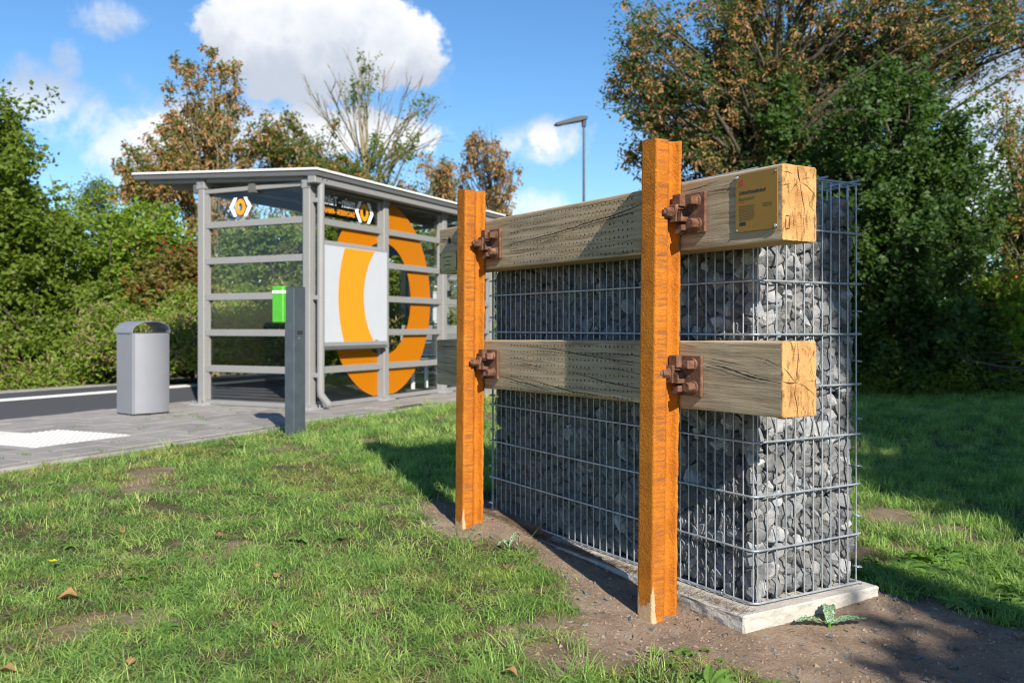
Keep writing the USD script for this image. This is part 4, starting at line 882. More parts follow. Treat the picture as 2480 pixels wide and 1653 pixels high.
obj('blue_band', bab(2.2, 4.2, 1.194, 1.1995, 2.13, 2.21), 'sign_blue', sg)
obj('white_end', bab(3.9, 4.19, 1.192, 1.1935, 2.135, 2.39), 'logo_white', sg)
for a in (2.4, 4.0): obj('hanger', bab(a, a + 0.02, 1.21, 1.23, 2.40, 2.70), 'shelter_dark', sg)

# ------------------------------------------------------------------ litter bin
def litter_bin():
    p = (np.array([EYE[0], EYE[1], 0]) + 9.50 * (FW + RT * (303 * 1.0544 - 1240) / 2198.0)); base = np.array([p[0], p[1], ZP])
    th = math.radians(49.8); X = RT * math.cos(th) + FW * math.sin(th); Yv = -RT * math.sin(th) + FW * math.cos(th)
    t = thing('litter_bin', 'light grey metal litter bin with an arched hood on the pavement', 'litter bin')
    w, d, h = 0.42, 0.345, 0.86
    pts = []
    for k in range(13): u = k / 12; pts.append((w * u, -0.045 * (1 - (2 * u - 1) ** 2)))
    for k in range(13): u = k / 12; pts.append((w * (1 - u), d + 0.045 * (1 - (2 * u - 1) ** 2)))
    body = Polygon(pts)
    door = Polygon([q for q in pts[:13]] + [(w, 0.03), (0.0, 0.03)])
    def P(m_, z): return place(m_, base + np.array([0, 0, z]), X, Yv, UP)
    obj('body', P(extr(body.buffer(-0.006), h - 0.012), 0.012), 'bin_grey', t, smooth=25)
    dr = Polygon([(0.030 + (w - 0.034) * k / 12, -0.060 * (1 - (2 * k / 12 - 1) ** 2) - 0.006) for k in range(13)] + [(w - 0.004, 0.012), (0.030, 0.012)])
    obj('side_strip', P(bx(-0.002, 0.026, -0.012, 0.03, 0.0, h - 0.012, 0.003), 0.012), 'bin_grey', t)
    obj('door', P(extr(dr, h - 0.03), 0.018), 'bin_grey', t, smooth=25)
    obj('foot', P(extr(body.buffer(-0.03), 0.012), 0.0), 'shelter_dark', t)
    # arched hood: half tunnel open at front and back
    n = 20; sec = []
    for k in range(n + 1):
        a = math.pi * k / n; sec.append((w / 2 - (w / 2 + 0.004) * math.cos(a) * 1.0, 0.118 * math.sin(a) ** 0.85))
    inner = [(w / 2 + (x - w / 2) * 0.975, z * 0.96 - 0.001) for x, z in sec][::-1]
    pol = Polygon([(sec[0][0], -0.01)] + sec + [(sec[-1][0], -0.01), (inner[0][0], -0.01)] + inner + [(inner[-1][0], -0.01)])
    hood = extr(pol.buffer(0), d + 0.03); v = np.array(hood.vertices)
    bul = 0.035 * (1 - ((v[:, 0] / w) * 2 - 1) ** 2)
    hood.vertices = np.c_[v[:, 0], v[:, 2] - 0.015 + np.where(v[:, 2] < 0.1, -bul, bul), v[:, 1]]
    hood.fix_normals(); obj('hood', P(hood, h + 0.012), 'bin_grey', t, smooth=35)
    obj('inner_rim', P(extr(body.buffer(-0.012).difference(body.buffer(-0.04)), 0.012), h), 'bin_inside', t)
    obj('lock', P(place(cyl((0, 0, 0), (0, -0.004, 0), 0.008, 10), (w - 0.05, -0.022, h * 0.5), np.array([1, 0, 0]), np.array([0, 1, 0]), UP), 0), 'screw_metal', t)
litter_bin()

# ------------------------------------------------------------------ ticket validator post
vl = thing('validator_post', 'anthracite post with a bright green box at its top at the lawn edge', 'validator post')
VA, VB = -1.93, -1.33
zt = 1.382
obj('post', bab(VA - 0.02, VA + 0.137, VB - 0.05, VB + 0.052, -0.1, zt - 0.012, 0.004), 'anthracite', vl)
obj('cap', bab(VA - 0.019, VA + 0.136, VB - 0.049, VB + 0.051, zt - 0.011, zt - 0.004, 0.002), 'anthracite', vl)
gb = obj('green_box', bab(VA - 0.055, VA + 0.10, VB + 0.040, VB + 0.165, 1.062, zt, 0.010), 'green_plastic', vl)
obj('white_stripe', bab(VA - 0.0565, VA + 0.102, VB + 0.0385, VB + 0.1665, 1.312, 1.350, 0.009), 'logo_white', gb)
obj('lock', toW(cyl((VA + 0.05, VB - 0.048, 0.93), (VA + 0.05, VB - 0.055, 0.93), 0.008, 10)), 'screw_metal', vl)
obj('card_reader', bab(VA + 0.025, VA + 0.095, VB - 0.053, VB - 0.048, 0.965, 0.995), 'bin_inside', vl)

# ------------------------------------------------------------------ street lamp
lp_top = at(1341, 272, 22.0)
sl = thing('street_lamp', 'tall dark street lamp against the sky between shelter and trees', 'street lamp')
bx0, by0 = lp_top[0], lp_top[1]
obj('pole', tube([(bx0, by0, -0.6), (bx0, by0, 3.0), (bx0, by0, lp_top[2] - 0.10)], [0.055, 0.036, 0.027], 12), 'lamp_pole', sl, smooth=40)
hd = []
for u, hh, zz_ in ((-0.09, 0.06, 0.015), (0.06, 0.11, -0.01), (0.25, 0.10, -0.045), (0.45, 0.075, -0.095), (0.66, 0.06, -0.15), (0.72, 0.02, -0.165)):
    for s in (-1, 1):
        for q_ in (-1, 1): hd.append(lp_top - RT * u + FW * 0.11 * s * (1 if 0 < u < 0.7 else 0.6) + np.array([0, 0, zz_ + q_ * hh / 2]))
obj('lamp_head', trimesh.convex.convex_hull(np.array(hd)), 'lamp_dark', sl)
hp = [lp_top - RT * u + FW * s * 0.08 + np.array([0, 0, z]) for u, z in ((0.28, -0.102), (0.62, -0.187)) for s in (-1, 1)]
obj('lens', trimesh.convex.convex_hull(np.array(hp + [p_ + np.array([0, 0, 0.02]) for p_ in hp])), 'lens', sl)
obj('neck', tube([(bx0, by0, lp_top[2] - 0.2), (bx0, by0, lp_top[2] + 0.02)], 0.055, 10), 'lamp_dark', sl, smooth=40)

# ------------------------------------------------------------------ vegetation builders
def leaves(P, size, r, aspect=0.55, up=0.5, droop=0.0, fold=0.18):
    n = len(P)
    d = r.normal(size=(n, 3)); d[:, 2] = d[:, 2] * 0.6 - droop; d /= np.linalg.norm(d, axis=1, keepdims=True)
    nn = r.normal(size=(n, 3)) * 0.8 + np.array([0, 0, up * 1.6]) + SUN * 0.75; s = np.cross(d, nn); s /= np.maximum(np.linalg.norm(s, axis=1, keepdims=True), 1e-6); nrm = np.cross(s, d)
    L = size * r.uniform(0.6, 1.3, n)[:, None]; w = L * aspect / 2
    f = nrm * L * fold
    V = np.stack([P, P + d * L * 0.45 + s * w + f, P + d * L, P + d * L * 0.45 - s * w + f], 1).reshape(-1, 3)
    b = np.arange(n)[:, None] * 4
    return V, np.vstack([b + [0, 1, 2], b + [0, 2, 3]])
def curve(p, q, r, sag=0.12, n=6, up=0.0):
    p, q = np.array(p, float), np.array(q, float); L = np.linalg.norm(q - p)
    m_ = (p + q) / 2 + r.normal(0, sag * L / 2, 3) + np.array([0, 0, up * L])
    t = np.linspace(0, 1, n)[:, None]
    return (1 - t) ** 2 * p + 2 * t * (1 - t) * m_ + t ** 2 * q
def in_ell(c, rad, n, r, shell=0.0):
    v = r.normal(size=(n, 3)); v /= np.linalg.norm(v, axis=1, keepdims=True)
    return np.array(c) + v * np.array(rad) * (shell + (1 - shell) * r.random(n)[:, None] ** (1 / 2.2))
def tree(name, label, catg, base, crowns, n_clump, n_leaf, leaf_size, mat, seed, trunk_r=0.12, bark='bark', twigs=5, clump_r=0.5, seeds=0, seed_mat='seed_brown', seed_size=0.07, group=None, stems=1, aspect=0.55, berries=0, trunk_top=None, extra_limbs=(), shell=0.35, limb_r=0.3, dry=0, seed_only=None):
    r = np.random.default_rng(seed); base = np.array(base, float)
    t = thing(name, label, catg, group)
    crowns = [(np.array(c, float), np.array(rad, float)) for c, rad in crowns]
    vol = np.array([np.prod(rd) ** 0.7 for _, rd in crowns]); vol /= vol.sum()
    cen = np.vstack([in_ell(c, rd * 0.92, max(1, int(round(n_clump * v))), r, shell) for (c, rd), v in zip(crowns, vol)])
    top = trunk_top if trunk_top is not None else np.average([c for c, _ in crowns], axis=0, weights=vol) + np.array([0, 0, np.mean([rd[2] for _, rd in crowns]) * 0.3])
    tr, br, starts = [], [], []
    for s in range(stems):
        b = base + (np.r_[r.normal(0, 0.25, 2), 0] if stems > 1 else 0)
        tp = np.array(top) + (np.r_[r.normal(0, 0.5, 2), r.normal(0, 0.4)] if stems > 1 else 0)
        pth = curve(b - np.array([0, 0, 0.3]), tp, r, 0.06, 9); tr.append(tube(pth, np.linspace(trunk_r, trunk_r * 0.3, 9) * (1.0 if s == 0 else 0.7), 8)); starts.append(pth)
    LP = []
    for c in cen:
        pth = starts[r.integers(len(starts))]
        f = np.clip((c[2] - pth[0][2]) / max(pth[-1][2] - pth[0][2], 0.1) * r.uniform(0.5, 0.85), 0.3, 0.97)
        s0 = np.array([np.interp(f, np.linspace(0, 1, len(pth)), pth[:, k]) for k in range(3)])
        lim = curve(s0, c, r, 0.16, 6, up=0.06)
        br.append(tube(lim, np.linspace(trunk_r * limb_r * r.uniform(0.7, 1.2), 0.007, 6), 5, cap=False))
        cr = clump_r * r.uniform(0.6, 1.35)
        for k in range(twigs):
            e = c + np.r_[r.normal(0, cr * 0.62, 2), r.normal(0, cr * 0.5)]
            tw = curve(lim[r.integers(2, 6)], e, r, 0.12, 4); br.append(tube(tw, np.linspace(0.009, 0.003, 4), 3, cap=False)); LP.append((tw, cr))
    for (p, q, rad) in extra_limbs: br.append(tube(curve(p, q, r, 0.10, 7), np.linspace(rad, rad * 0.3, 7), 7 if rad > 0.03 else 3))
    per = max(1, n_leaf // len(LP)); pts = []
    for tw, cr in LP:
        k = r.uniform(0.25, 1.0, per); p = np.stack([np.interp(k, np.linspace(0, 1, 4), tw[:, a]) for a in range(3)], 1)
        pts.append(p + r.normal(0, cr * 0.17, (per, 3)))
    pts = np.vstack(pts)
    obj('trunk', cat(tr), bark, t, smooth=True); obj('branches', cat(br), bark, t, smooth=True)
    if n_leaf > 0: obj('crown', leaves(pts, leaf_size, r, aspect), mat, t, kind='stuff')
    if seeds:
        pool = pts if seed_only is None else pts[seed_only(pts)]
        ct = pool[r.integers(0, len(pool), seeds)]
        sp = np.repeat(ct, 8, 0) + r.normal(0, seed_size * 0.34, (seeds * 8, 3)) - np.array([0, 0, seed_size * 0.5])
        obj('seed_clusters', leaves(sp, seed_size, r, 0.42, 0.2, droop=0.8), seed_mat, t, kind='stuff')
    if berries:
        ct = pts[r.integers(0, len(pts), berries)]
        o3 = np.array([[1, 0, 0], [-1, 0, 0], [0, 1, 0], [0, -1, 0], [0, 0, 1], [0, 0, -1]], float) * 0.028; of = np.array([[0, 2, 4], [2, 1, 4], [1, 3, 4], [3, 0, 4], [2, 0, 5], [1, 2, 5], [3, 1, 5], [0, 3, 5]])
        obj('berries', ((ct[:, None] + o3[None]).reshape(-1, 3), (np.arange(len(ct))[:, None, None] * 6 + of[None]).reshape(-1, 3)), 'berry_red', t, kind='stuff')
    return t
def E(px, py, d, rx, ry, rd=None):
    """crown ellipsoid at a direction and distance; radii in the same angular units"""
    c = at(px, py, d); k = d / PXM
    return c, np.array([rx * k, (rd if rd else rx) * k, ry * k])
def gpt(px, d):
    p = at(px, 750, d); return np.array([p[0], p[1], float(ground_z(p[0], p[1]))])

# --- far side of the track, left
tree('leafy_tree', 'tall dark green leafy tree at the far left behind the platform', 'tree', gpt(10, 16.5), [E(-40, 420, 16.5, 150, 240), E(-60, 640, 16, 190, 180), E(60, 560, 16.3, 110, 150)], 110, 44000, 0.105, 'leaf_mid', 101, 0.16, clump_r=0.55, aspect=0.8)
hedge = [('bush', 'dense bright green bush left of the litter bin, beside the tall dark tree', 215, 600, 125, 160, 17.5, 'leaf_bright', 0),
         ('bush', 'yellowish green bush just left of the shelter roof', 340, 590, 110, 155, 18.0, 'leaf_bright', 0),
         ('bush', 'rust-tinged bush with red berries beside the left shelter post', 410, 690, 75, 130, 16.8, 'leaf_rust', 900),
         ('bush', 'dark bush low behind the litter bin', 270, 740, 150, 90, 16.6, 'leaf_mid', 0),
         ('bush', 'dark green bush in the middle of the shelter side glass', 560, 640, 110, 150, 18.5, 'leaf_mid', 0),
         ('bush', 'mid green bush behind the validator post', 670, 620, 110, 170, 18.5, 'leaf_mid', 0),
         ('bush', 'olive bush behind the white poster panel', 800, 630, 110, 170, 19.0, 'leaf_olive', 0),
         ('bush', 'green bush showing inside the orange ring', 910, 650, 100, 170, 19.0, 'leaf_mid', 0),
         ('bush', 'olive bush right of the orange ring behind the far shelter bay', 1030, 640, 110, 150, 19.5, 'leaf_olive', 0),
         ('bush', 'shadowy bush at the left picture edge above the undergrowth', 40, 760, 140, 90, 15.8, 'leaf_mid', 0)]
for i, (nm, lab, px, py, rx, ry, d, mt, be) in enumerate(hedge):
    tree(nm, lab, 'bush', gpt(px, d), [E(px, py, d, rx, ry), E(px + 20, py + ry * 0.55, d - 0.3, rx * 1.05, ry * 0.6)], 55, 19000, 0.092, mt, 200 + i, 0.05, stems=3, clump_r=0.42, berries=be, aspect=0.7, twigs=5)
# trees rising behind the hedge
tree('seed_tree', 'tall brown tree full of dry seed clusters behind the shelter roof', 'tree', gpt(500, 24), [E(480, 220, 24, 120, 120), E(470, 330, 24, 150, 90), E(590, 300, 24, 60, 80), E(520, 470, 24, 120, 60)], 76, 6000, 0.11, 'leaf_olive', 301, 0.13, 'bark_pale', clump_r=0.34, seeds=1050, seed_size=0.13, twigs=4)
tree('seed_tree', 'low brown tree with seed clusters left of the tall brown one', 'tree', gpt(320, 23), [E(320, 390, 23, 70, 60), E(400, 400, 23, 70, 60)], 34, 3500, 0.11, 'leaf_olive', 302, 0.09, 'bark_pale', clump_r=0.34, seeds=520, seed_size=0.12, twigs=4)
tree('olive_tree', 'olive green tree with a few brown seeds right of the tall brown tree', 'tree', gpt(670, 24.5), [E(660, 350, 24.5, 90, 100), E(760, 390, 24.5, 80, 75)], 55, 10000, 0.11, 'leaf_olive', 303, 0.11, 'bark_pale', clump_r=0.45, seeds=380, seed_size=0.12)
bb = gpt(842, 26); T0 = at(845, 400, 26)
lims = [(bb, at(842, 330, 26), 0.16)]
rb = np.random.default_rng(61)
tips = [(820, 140, 0.05), (850, 150, 0.045), (745, 185, 0.05), (716, 215, 0.045), (700, 200, 0.035), (775, 185, 0.045), (790, 215, 0.04), (884, 165, 0.045), (915, 185, 0.04), (945, 175, 0.045), (970, 180, 0.045), (1000, 240, 0.05), (985, 300, 0.045), (1012, 330, 0.04), (1030, 310, 0.035), (955, 260, 0.04), (870, 210, 0.04), (760, 260, 0.04), (960, 330, 0.04)]
def fork(p, q_, r0, lv):
    lims.append((p, q_, r0))
    if lv == 0: return
    L_ = np.linalg.norm(q_ - p); dr = (q_ - p) / L_
    for k in range(rb.integers(4, 7) if lv > 1 else rb.integers(3, 6)):
        f = rb.uniform(0.3, 0.92); s0 = p + (q_ - p) * f
        dv = dr + rb.normal(0, 0.30, 3) + np.array([0, 0, 0.12]); dv /= np.linalg.norm(dv)
        fork(s0, s0 + dv * L_ * rb.uniform(0.25, 0.5) * (1.15 - 0.5 * f), r0 * 0.45, lv - 1)
for (tx, ty, rr_) in tips:
    p = at(842 + (tx - 842) * 0.25, 400 - (400 - ty) * rb.uniform(0.02, 0.3), 26); q_ = at(tx, ty, 26 + rb.normal(0, 1.0)); fork(p, q_, rr_ * 0.58, 2)
tree('bare_tree', 'half bare tree with thin upright branches above the shelter roof', 'tree', bb, [E(830, 180, 26, 40, 50), E(980, 240, 26, 35, 25), E(850, 400, 26, 70, 60), E(900, 330, 26, 80, 45), E(760, 420, 26, 80, 40)], 40, 3600, 0.11, 'leaf_mid', 304, 0.13, 'bark_pale', clump_r=0.4, trunk_top=at(842, 340, 26), extra_limbs=lims)
tree('seed_tree', 'small brown seed tree right of the shelter, behind the far rail post', 'tree', gpt(1130, 27), [E(1115, 375, 27, 85, 85), E(1150, 460, 27, 50, 70)], 62, 900, 0.10, 'leaf_olive', 305, 0.07, 'bark', clump_r=0.20, seeds=400, seed_size=0.12, twigs=4)
tree('seed_tree', 'orange-brown thin tree between the half bare tree and the small brown one', 'tree', gpt(985, 25.5), [E(985, 410, 25.5, 75, 65), E(1030, 460, 25.5, 60, 50)], 52, 1500, 0.10, 'leaf_olive', 306, 0.06, 'bark_pale', clump_r=0.24, seeds=330, seed_size=0.12, twigs=4)
tree('bush', 'distant pale bush against the sky left of the low brown tree', 'bush', gpt(215, 26), [E(215, 440, 26, 45, 45)], 20, 1800, 0.09, 'leaf_mid', 307, 0.04, stems=2, clump_r=0.4)

# --- right: tree group behind the lawn
bt = gpt(1800, 15.5)
lim = [(at(1800, 480, 15.5), at(1790, 40, 15.3), 0.13), (at(1800, 420, 15.5), at(1880, -40, 15.5), 0.10), (at(1790, 300, 15.4), at(1640, -60, 15.0), 0.07), (at(1810, 320, 15.4), at(2000, 60, 15.3), 0.06), (at(1880, 180, 15.3), at(2250, -30, 15.0), 0.06),
       (at(1760, 330, 15.2), at(1560, 160, 14.8), 0.045), (at(1790, 420, 15.3), at(1560, 330, 14.8), 0.04), (at(2000, 230, 15), at(2380, 90, 14.8), 0.04), (at(2100, 40, 15), at(2400, 30, 14.8), 0.035), (at(1950, 180, 15), at(2200, 230, 14.8), 0.035)]
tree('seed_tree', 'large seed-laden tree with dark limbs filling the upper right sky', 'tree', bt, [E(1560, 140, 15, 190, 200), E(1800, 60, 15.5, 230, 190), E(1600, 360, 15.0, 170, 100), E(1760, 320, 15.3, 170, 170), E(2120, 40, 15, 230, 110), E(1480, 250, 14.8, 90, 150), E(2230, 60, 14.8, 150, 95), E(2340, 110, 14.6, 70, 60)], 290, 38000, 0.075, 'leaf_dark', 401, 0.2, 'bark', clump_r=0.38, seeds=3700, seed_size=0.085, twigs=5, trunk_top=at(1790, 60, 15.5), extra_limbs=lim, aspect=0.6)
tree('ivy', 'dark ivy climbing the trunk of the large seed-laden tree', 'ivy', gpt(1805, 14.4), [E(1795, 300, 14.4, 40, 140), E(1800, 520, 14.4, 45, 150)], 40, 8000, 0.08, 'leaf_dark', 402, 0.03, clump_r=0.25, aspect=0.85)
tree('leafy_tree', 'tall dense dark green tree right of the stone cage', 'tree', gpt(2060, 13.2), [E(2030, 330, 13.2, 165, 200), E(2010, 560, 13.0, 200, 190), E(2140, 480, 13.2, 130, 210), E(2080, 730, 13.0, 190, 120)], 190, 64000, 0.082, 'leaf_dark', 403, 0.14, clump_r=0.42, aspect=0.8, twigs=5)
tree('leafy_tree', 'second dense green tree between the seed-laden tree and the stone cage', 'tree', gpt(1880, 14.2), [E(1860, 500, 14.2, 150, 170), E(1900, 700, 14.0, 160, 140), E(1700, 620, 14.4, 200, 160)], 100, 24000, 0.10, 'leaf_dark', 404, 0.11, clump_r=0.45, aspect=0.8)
tree('thin_tree', 'thin brownish tree with sky gaps at the right picture edge', 'tree', gpt(2330, 13.8), [E(2330, 330, 13.8, 80, 130), E(2350, 560, 13.8, 90, 170), E(2420, 400, 13.8, 110, 240)], 60, 6500, 0.075, 'leaf_olive', 405, 0.06, 'bark_pale', clump_r=0.35, seeds=500, seed_size=0.07, twigs=5, stems=3)
tree('bush', 'yellow-green shrub with red leaves low at the right picture edge', 'bush', gpt(2290, 13.4), [E(2300, 740, 13.4, 80, 130)], 30, 5500, 0.09, 'leaf_bright', 406, 0.03, stems=4, clump_r=0.35, berries=60)
tree('bush', 'dark low bush at the foot of the tall dense dark green tree', 'bush', gpt(2090, 13.0), [E(2060, 830, 13.0, 150, 60), E(2200, 820, 13.2, 120, 70)], 50, 14000, 0.09, 'leaf_dark', 407, 0.04, stems=4, clump_r=0.35)
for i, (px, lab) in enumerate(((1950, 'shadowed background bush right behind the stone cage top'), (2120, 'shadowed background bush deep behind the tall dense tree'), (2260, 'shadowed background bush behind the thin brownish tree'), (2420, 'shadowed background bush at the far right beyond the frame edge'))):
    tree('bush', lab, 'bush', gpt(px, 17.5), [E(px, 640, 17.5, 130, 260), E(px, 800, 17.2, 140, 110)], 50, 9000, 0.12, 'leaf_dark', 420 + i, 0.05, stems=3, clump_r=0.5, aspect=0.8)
# --- trees beyond the right edge of the picture that shade the lawn
def shade(x, y, crowns, label, seed, n=12000, ncl=90, sz=0.15, cr=0.55):
    z = float(ground_z(x, y)); tree('leafy_tree', label, 'tree', (x, y, z), crowns, ncl, n, sz, 'leaf_mid', seed, 0.14, clump_r=cr, aspect=0.8)
def along(p, t): return np.array(p, float) + SUN * t
shade(4.2, 7.4, [((4.2, 7.4, 5.2), (2.5, 2.6, 3.4))], 'broad shade tree outside the frame beside the lawn', 501, 20000, 170)
shade(6.4, 4.6, [((6.4, 4.6, 5.3), (2.4, 2.0, 3.4))], 'second shade tree outside the frame to the right', 502, 20000, 170)
shade(1.2, 10.2, [((1.2, 10.2, 3.4), (2.4, 2.2, 2.0))], 'shade tree outside the frame beyond the lawn', 503, 16000, 130)
shade(7.8, 2.4, [((7.8, 2.35, 5.0), (1.5, 0.7, 1.7))], 'slender shade tree outside the frame near the lawn edge', 505, 9000, 80)
shade(8.9, 0.6, [(along((0.0, 0.60, 1.75), 9.0), (0.5, 0.26, 0.42)), (along((1.05, 0.42, -0.08), 9.0), (0.45, 0.42, 0.16)), (along((0.55, 0.36, -0.08), 9.0), (0.25, 0.16, 0.06))], 'shade tree outside the frame toward the sun', 504, 7000, 80, 0.10, cr=0.16)
shade(7.4, 1.5, [(along((-0.9, 2.75, -.05), 10.0), (0.7, 0.42, 0.5)), (along((-0.4, 2.75, -.05), 10.0), (0.7, 0.42, 0.5)), (along((-1.4, 3.3, -.05), 10.0), (0.9, 0.6, 0.7)), (along((-2.6, 4.7, -.05), 10.5), (1.0, 0.9, 1.0)), (along((-2.0, 5.4, -.05), 10.5), (1.0, 0.9, 1.0)), (along((-4.4, 6.8, -.05), 11.5), (1.3, 1.0, 1.0)), (along((-4.0, 8.4, -.05), 11.5), (1.3, 1.0, 1.0))], 'wide shade tree outside the frame behind the lawn edge', 506, 22000, 190, 0.13, cr=0.30)

# undergrowth on the far bank
def undergrowth(kind):
    r = np.random.default_rng(71 + kind); P = []
    for k in range(1500 if kind == 0 else 800):
        px = r.uniform(-140, 1150); d = r.uniform(14.3, 16.4); g_ = gpt(px, d)
        hgt = r.uniform(0.7, 1.75) * (1.0 if px < 300 else 0.9) * (0.75 + 0.25 * (d - 14.3) / 2.1) * (0.6 + 0.8 * float(fbm(np.array([px * 0.02, d, 0.0]), 2, 5)))
        m_ = 46; z = 0.25 + 0.75 * r.random(m_) ** 0.7
        P.append(g_ + np.c_[r.normal(0, 0.13, m_), r.normal(0, 0.13, m_), z * hgt + 0.1])
    P = np.vstack(P)
    return leaves(P, 0.085, r, 0.5, 0.4) if kind == 0 else leaves(P, 0.10, r, 0.16, 0.2, droop=-0.9)
obj('undergrowth', undergrowth(0), 'leaf_bright', kind='stuff', label='tangle of light green weeds along the far side of the platform', category='undergrowth')
obj('dry_stems', undergrowth(1), 'grass_dry', kind='stuff', label='pale dry grass stems among the weeds beyond the platform', category='undergrowth')
def undergrowth_right():
    r = np.random.default_rng(72); P = []
    for k in range(420):
        px = r.uniform(1960, 2500); d = r.uniform(12.2, 14.2); g_ = gpt(px, d); hgt = r.uniform(0.15, 0.5)
        m_ = 26; P.append(g_ + np.c_[r.normal(0, 0.14, m_), r.normal(0, 0.14, m_), r.random(m_) * hgt])
    return leaves(np.vstack(P), 0.07, r, 0.4, 0.4)
obj('undergrowth', undergrowth_right(), 'leaf_mid', kind='stuff', label='low weeds along the foot of the trees on the right', category='undergrowth')
tw = []
r = np.random.default_rng(73)
for k in range(60):
    p = gpt(r.uniform(2170, 2460), r.uniform(12.6, 13.6)) + np.array([0, 0, r.uniform(0.05, 0.45)]); a = r.uniform(-0.5, 0.5)
    tw.append(tube(curve(p, p + RT * r.uniform(0.8, 2.0) * r.choice([-1, 1]) + FW * a + np.array([0, 0, r.normal(0, .12)]), r, 0.1, 5), np.linspace(r.uniform(.008, .025), .004, 5), 5))
obj('brush_pile', cat(tw), 'dead_twig', label='pile of dead branches under the trees at the right edge', category='brush pile', kind='stuff')

# ------------------------------------------------------------------ grass
def blade(r, L, w, lean, nseg=3):
    a = r.uniform(0, 2 * np.pi); d = np.array([math.cos(a), math.sin(a), 0]); s = np.array([-math.sin(a), math.cos(a), 0]) * w / 2
    t = np.linspace(0, 1, nseg + 1); th = lean * t
    z = np.cumsum(np.r_[0, np.cos(th[1:])]) / nseg * L; x = np.cumsum(np.r_[0, np.sin(th[1:])]) / nseg * L
    c = d * x[:, None] + np.array([0, 0, 1]) * z[:, None]
    tw_ = r.uniform(-.6, .6)
    V = []
    for k in range(nseg):
        ss = (s * math.cos(tw_ * t[k]) + np.array([0, 0, 1]) * np.linalg.norm(s) * math.sin(tw_ * t[k])) * (1 - 0.55 * t[k])
        V += [c[k] - ss, c[k] + ss]
    V.append(c[-1]); F = []
    for k in range(nseg - 1): F += [[2 * k, 2 * k + 1, 2 * k + 3], [2 * k, 2 * k + 3, 2 * k + 2]]
    F.append([2 * nseg - 2, 2 * nseg - 1, 2 * nseg])
    return np.array(V), np.array(F)
def tuft(seed, n, rad, Lr, wr_, leanr):
    r = np.random.default_rng(seed); Vs, Fs, k = [], [], 0
    for _ in range(n):
        v, f = blade(r, r.uniform(*Lr), r.uniform(*wr_), r.uniform(*leanr)); v = v + np.r_[r.normal(0, rad * 0.5, 2), -0.004]
        Vs.append(v); Fs.append(f + k); k += len(v)
    return np.vstack(Vs), np.vstack(Fs)
def rosette(seed, n, L, w):
    r = np.random.default_rng(seed); Vs, Fs, k = [], [], 0
    for i in range(n):
        a = 2 * np.pi * i / n + r.normal(0, .25); d = np.array([math.cos(a), math.sin(a), 0]); s = np.array([-math.sin(a), math.cos(a), 0]); l = L * r.uniform(0.6, 1.15); el_ = r.uniform(0.25, 0.75)
        t = np.linspace(0, 1, 6); prof = np.array([0.12, 0.45, 0.8, 1.0, 0.75, 0.0]) * w / 2 * r.uniform(0.85, 1.15, 6)
        c = d * (t * l * math.cos(el_))[:, None] + np.array([0, 0, 1]) * (t * l * math.sin(el_) - 0.5 * l * t ** 2)[:, None] + np.array([0, 0, 0.006])
        V = np.vstack([c - s * prof[:, None] + [0, 0, .004], c, c + s * prof[:, None] + [0, 0, .004]])
        for k_ in range(5):
            for o in (0, 6): Fs.append(np.array([[o + k_, o + k_ + 1, o + 7 + k_], [o + k_, o + 7 + k_, o + 6 + k_]]) + k)
        Vs.append(V); k += 18
    return np.vstack(Vs), np.vstack(Fs)
def instancer(name, protos, pos, quat, scale, ids, label, catg):
    pi = UsdGeom.PointInstancer.Define(stage, numbered('/World', name)); base = str(pi.GetPath())
    for nm, me, mt in protos:
        usdkit.mesh(stage, numbered(base, nm), me, LOOKS[mt], smooth=False)
    pi.CreatePrototypesRel().SetTargets([Sdf.Path(f'{base}/{p}') for p in _proto_names(base, protos)])
    pi.CreatePositionsAttr(Vt.Vec3fArray.FromNumpy(pos.astype(np.float32)))
    pi.CreateProtoIndicesAttr(Vt.IntArray.FromNumpy(ids.astype(np.int32)))
    pi.CreateOrientationsAttr(Vt.QuathArray([Gf.Quath(float(q[3]), float(q[0]), float(q[1]), float(q[2])) for q in quat]))
    pi.CreateScalesAttr(Vt.Vec3fArray.FromNumpy(scale.astype(np.float32)))
    tag(pi, label, catg, kind='stuff')
def _proto_names(base, protos):
    out, c = [], {}
    for nm, _, _ in protos: k = c.get(nm, 0); c[nm] = k + 1; out.append(nm if k == 0 else f'{nm}_{k:03d}')
    return out
def lawn_points(n, d0, d1, r):
    d = np.sqrt(r.uniform(d0 ** 2, d1 ** 2, n)); u = r.uniform(-0.72, 0.72, n)
    x = EYE[0] + d * FW[0] + d * u * RT[0]; y = EYE[1] + d * FW[1] + d * u * RT[1]
    return x, y, d
r = np.random.default_rng(81)
xs, ys, ds = [], [], []
for (d0, d1, dens) in ((1.25, 2.4, 520), (2.4, 4.2, 380), (4.2, 7.5, 190), (7.5, 15.0, 80)):
    n = int(dens * 0.72 * (d1 ** 2 - d0 ** 2)); x, y, d = lawn_points(n, d0, d1, r); xs.append(x); ys.append(y); ds.append(d)
x, y, d = map(np.concatenate, (xs, ys, ds))
a, b = AB(x, y); dm = dirt_of(x, y)
pn = fbm(np.stack([x, y, 0 * x], -1) * 1.35, 4, 21)
keep = (b < np.where(a < 0.6, -0.90, -0.72) + r.normal(0, .05, len(x))) & (r.random(len(x)) > dm * 1.04) & ~((x > -2.08) & (x < 0.08) & (y > -0.13) & (y < 0.69)) & (np.hypot(x + .25, y + .24) > .10) & (np.hypot(x + 1.76, y + .24) > .12)
x, y, d, dm = x[keep], y[keep], d[keep], dm[keep]
lush = ((y > 0.72) | (x < -2.2) & (y > -0.2)) & (x > -7)
ids = np.where(lush, r.integers(5, 8, len(x)), r.integers(0, 5, len(x)))
